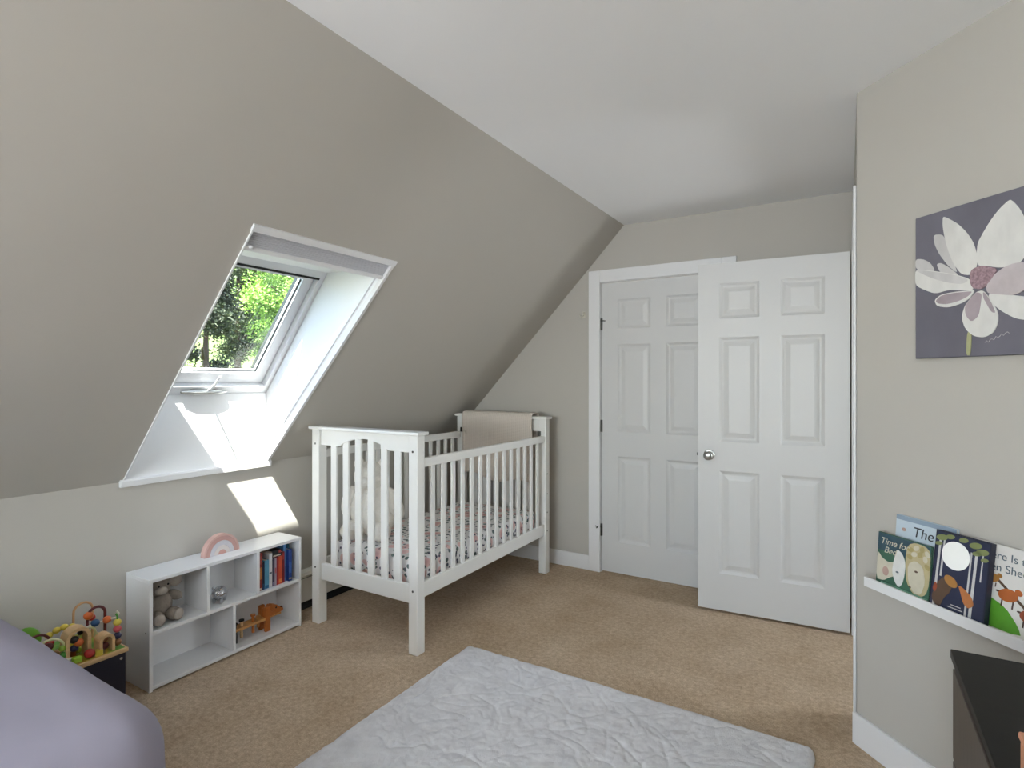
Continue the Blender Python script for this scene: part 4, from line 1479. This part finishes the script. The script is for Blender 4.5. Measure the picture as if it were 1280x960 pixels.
PRN = {k: M('print_' + k, c, 0.45, var=(40, 0.06)) for k, c in dict(green='#2f5a44', cream='#c9c3b0', wool='#b9ac85', white='#d9d9d6', pinkn='#b89a8e', dteal='#35505c', ink='#2a2a2e', pale='#c3d0da', navy='#262b45', bark='#c7c6c4', brown='#5b4636', fox='#b5713f', dbrown='#4a3630', moss='#7d8552', lime='#5a9c2e', orange='#b0602c', russet='#94482c', tan='#a8763a', greyt='#56646e', night='#1b1d30', moss2='#a99a68').items()}

# back pale blue book
k2 = ledge_book('pale blue picture book reading The, partly hidden behind the green one', 0.180, 0.205, 0.245, 0.012, 0.034, 0.014, M('pale_blue_cover', '#c2d0da', 0.4, var=(8, 0.05)))
print_shape(k2, [(0.0, 0.230), (0.205, 0.230), (0.205, 0.2445), (0.0, 0.2445)], M('print_slate', '#8e9fb0', 0.5), 0, sm=0)
text_mesh('title', 'The', 0.046, PRN['ink'], k2, (0.062, -0.0006, 0.186), shear=0.15)
print_shape(k2, oval(0.030, 0.20, 0.008, 0.006), PRN['pinkn'], 0)

# green lamb book in front on the left
k1 = ledge_book('green picture book with pale sheep titled Time for Bed, leftmost on the ledge', 0.142, 0.192, 0.178, 0.008, 0.062, 0.049, M('green_cover', '#3c6350', 0.4, var=(10, 0.08)))
print_shape(k1, [(0.0, 0.118), (0.19, 0.118), (0.19, 0.176), (0.0, 0.176)], PRN['dteal'], 0, sm=0)
print_shape(k1, [(0.001, 0.016), (0.001, 0.112), (0.020, 0.092), (0.045, 0.084), (0.070, 0.092), (0.095, 0.084), (0.098, 0.050), (0.070, 0.046), (0.050, 0.034), (0.030, 0.018)], PRN['cream'], 2, sm=1)
print_shape(k1, [(0.064, 0.095), (0.074, 0.138), (0.094, 0.128), (0.108, 0.100), (0.106, 0.060), (0.100, 0.030), (0.088, 0.014), (0.072, 0.028), (0.060, 0.060)], PRN['white'], 3, sm=1)
print_shape(k1, [(0.106, 0.126), (0.114, 0.164), (0.138, 0.176), (0.172, 0.174), (0.191, 0.160), (0.191, 0.060), (0.182, 0.024), (0.160, 0.008), (0.136, 0.014), (0.114, 0.042), (0.108, 0.080)], PRN['wool'], 1, sm=1)
for i_, (cx_, cz_) in enumerate(((0.122, 0.150), (0.142, 0.160), (0.162, 0.160), (0.180, 0.150), (0.120, 0.126), (0.136, 0.138), (0.156, 0.142), (0.174, 0.132), (0.182, 0.110))):
    print_shape(k1, oval(cx_, cz_, 0.011, 0.008, i_ * 0.7, 10), PRN['cream'] if i_ % 2 else PRN['moss2'], 2)
print_shape(k1, [(0.116, 0.100), (0.140, 0.120), (0.168, 0.108), (0.178, 0.060), (0.166, 0.018), (0.142, 0.014), (0.120, 0.045)], PRN['cream'], 3, sm=1)
print_shape(k1, oval(0.146, 0.085, 0.006, 0.0035), PRN['brown'], 4)
print_shape(k1, oval(0.036, 0.052, 0.012, 0.016), PRN['pinkn'], 3)
print_shape(k1, oval(0.080, 0.062, 0.006, 0.003), PRN['greyt'], 4)
print_shape(k1, oval(0.128, 0.030, 0.004, 0.003), PRN['brown'], 4)
print_shape(k1, [(0.02, 0.008), (0.188, 0.008), (0.188, 0.013), (0.02, 0.013)], M('print_mint', '#7fae98', 0.5), 3, sm=0)
text_mesh('title', 'Time for', 0.030, PRN['cream'], k1, (0.010, -0.0012, 0.142), shear=0.25)
text_mesh('title', 'Bed', 0.030, PRN['cream'], k1, (0.026, -0.0012, 0.114), shear=0.25)

# navy night book
k3 = ledge_book('dark navy picture book with a big white moon, in front on the ledge', 0.348, 0.162, 0.240, 0.018, 0.078, 0.046, PRN['night'], True)
print_shape(k3, [(0.004, 0.003), (0.158, 0.003), (0.158, 0.237), (0.004, 0.237)], PRN['navy'], 0, sm=0)
for x0, w_, z0, z1 in ((0.010, 0.008, 0.0, 0.225), (0.024, 0.006, 0.10, 0.215), (0.118, 0.009, 0.0, 0.20), (0.106, 0.006, 0.0, 0.20), (0.140, 0.004, 0.12, 0.21)):
    print_shape(k3, [(x0, z0 + 0.004), (x0 + w_, z0 + 0.004), (x0 + w_ * 1.2, z1), (x0 + w_ * 0.4, z1)], PRN['bark'], 1, sm=0)
for cx_, cz_, r_ in ((0.020, 0.220, 0.018), (0.045, 0.228, 0.014), (0.012, 0.200, 0.012), (0.085, 0.230, 0.014), (0.120, 0.222, 0.018), (0.140, 0.208, 0.018), (0.148, 0.188, 0.011), (0.125, 0.200, 0.013)):
    print_shape(k3, oval(cx_, cz_, r_, r_ * 0.6, 0.3), PRN['moss'], 2, n=None) if False else print_shape(k3, oval(cx_, min(cz_, 0.228), r_, r_ * 0.5, 0.2), PRN['moss'], 2)
MOON = M('glossy_moon_foil', '#fbfbf7', 0.25)
print_shape(k3, oval(0.066, 0.176, 0.042, 0.042, 0, 28), MOON, 3, 'moon_print')
print_shape(k3, [(0.006, 0.040), (0.020, 0.082), (0.036, 0.104), (0.058, 0.108), (0.066, 0.090), (0.060, 0.062), (0.044, 0.044), (0.034, 0.010), (0.012, 0.020)], PRN['brown'], 3)
print_shape(k3, oval(0.060, 0.098, 0.022, 0.014, -0.5), PRN['tan'], 4)
print_shape(k3, [(0.082, 0.096), (0.100, 0.090), (0.124, 0.074), (0.132, 0.052), (0.118, 0.038), (0.102, 0.048), (0.094, 0.070)], PRN['fox'], 4)
print_shape(k3, [(0.006, 0.060), (0.014, 0.085), (0.022, 0.070), (0.016, 0.050)], PRN['russet'], 4)
print_shape(k3, [(0.058, 0.022), (0.102, 0.022), (0.102, 0.0245), (0.058, 0.0245)], PRN['bark'], 2, sm=0)
print_shape(k3, [(0.066, 0.030), (0.096, 0.030), (0.096, 0.0325), (0.066, 0.0325)], PRN['bark'], 2, sm=0)

# white sheep book
k4 = ledge_book('white picture book with orange animals on a green hill, rightmost on the ledge', 0.440, 0.270, 0.236, 0.012, 0.046, 0.022, M('white_cover', '#d8d5d0', 0.4, var=(8, 0.03)))
text_mesh('title', 'Where Is the', 0.031, PRN['greyt'], k4, (0.006, -0.0006, 0.196))
text_mesh('title', 'Green Sheep?', 0.031, PRN['greyt'], k4, (0.004, -0.0006, 0.163))
print_shape(k4, [(0.002, 0.004), (0.002, 0.085), (0.05, 0.088), (0.10, 0.070), (0.135, 0.030), (0.145, 0.004)], PRN['lime'], 0, sm=1)
print_shape(k4, [(0.055, 0.150), (0.064, 0.152), (0.20, 0.050), (0.194, 0.044)], PRN['brown'], 1, sm=0)
for cx_, cz_, c_ in ((0.105, 0.104, 'orange'), (0.162, 0.066, 'russet'), (0.215, 0.110, 'tan'), (0.062, 0.140, 'tan')):
    s_ = 0.7 if cx_ < 0.07 else 1.0
    print_shape(k4, oval(cx_, cz_, 0.026 * s_, 0.018 * s_, 0.2), PRN[c_], 2)
    print_shape(k4, oval(cx_ + 0.026 * s_, cz_ + 0.016 * s_, 0.010 * s_, 0.008 * s_, -0.5), PRN[c_], 3)
    for dx_ in (-0.016, 0.012):
        print_shape(k4, [(cx_ + dx_ * s_, cz_ - 0.012), (cx_ + (dx_ + 0.004) * s_, cz_ - 0.012), (cx_ + (dx_ + 0.002) * s_, cz_ - 0.034 * s_), (cx_ + (dx_ - 0.002) * s_, cz_ - 0.034 * s_)], PRN['dbrown'], 1, sm=0)
    print_shape(k4, oval(cx_ - 0.026 * s_, cz_ + 0.004, 0.007 * s_, 0.003), PRN['dbrown'], 1)

# ------------------------------------------------------------------ small hook on the gable wall
hk = thing('wall_hook', 'tiny pale plastic hook on the gable wall left of the door casing', 'hook', (-1.630, BW, 1.825))
HOOKM = M('pale_plastic', '#c9c5b8', 0.3)
mesh('plate', box(NB(), -0.014, 0.014, -0.005, -0.0005, -0.02, 0.028, 0.002), HOOKM, hk)
b = NB(); tube(b, [(0, -0.004, 0.0), (-0.004, -0.020, -0.010), (-0.014, -0.030, -0.012), (-0.020, -0.034, 0.002)], 0.0045, 8); mesh('prong', b, HOOKM, hk, True)
b = NB(); tube(b, [(0, -0.004, 0.012), (0.010, -0.020, 0.006), (0.014, -0.030, 0.018)], 0.004, 8); mesh('prong', b, HOOKM, hk, True)

# ------------------------------------------------------------------ pendant lamp added for fill, unseen behind the viewpoint
LAMPG = make_emit('lamp_glass', (1, 0.97, 0.93, 1), 1.5)


def added_pendant(label, loc, drop, watts):
    c = thing('added_pendant', label, 'lamp', loc)
    b = NB(); lathe(b, [(0.055, 0.0), (0.055, -0.018), (0.02, -0.03)], (0, 0, 0), 'z', 24); mesh('ceiling_rose', b, TRIM, c, True)
    b = NB(); tube(b, [(0, 0, -0.028), (0, 0, -drop + 0.09)], 0.003, 6); mesh('cord', b, TRIM, c)
    b = NB(); lathe(b, [(0.02, 0.10), (0.13, 0.05), (0.17, -0.06), (0.165, -0.06), (0.125, 0.046), (0.018, 0.095)], (0, 0, -drop), 'z', 28); mesh('lamp_shade', b, LAMPG, c, True)
    light('pendant_fill_light', 'POINT', (0, 0, -drop - 0.12), (0, 0, -1), watts, (1.0, 0.985, 0.96), parent=c).data.shadow_soft_size = 0.12


added_pendant('white pendant lamp added for fill light behind the viewpoint', (-0.45, -0.35, CH), 0.45, 1.0)
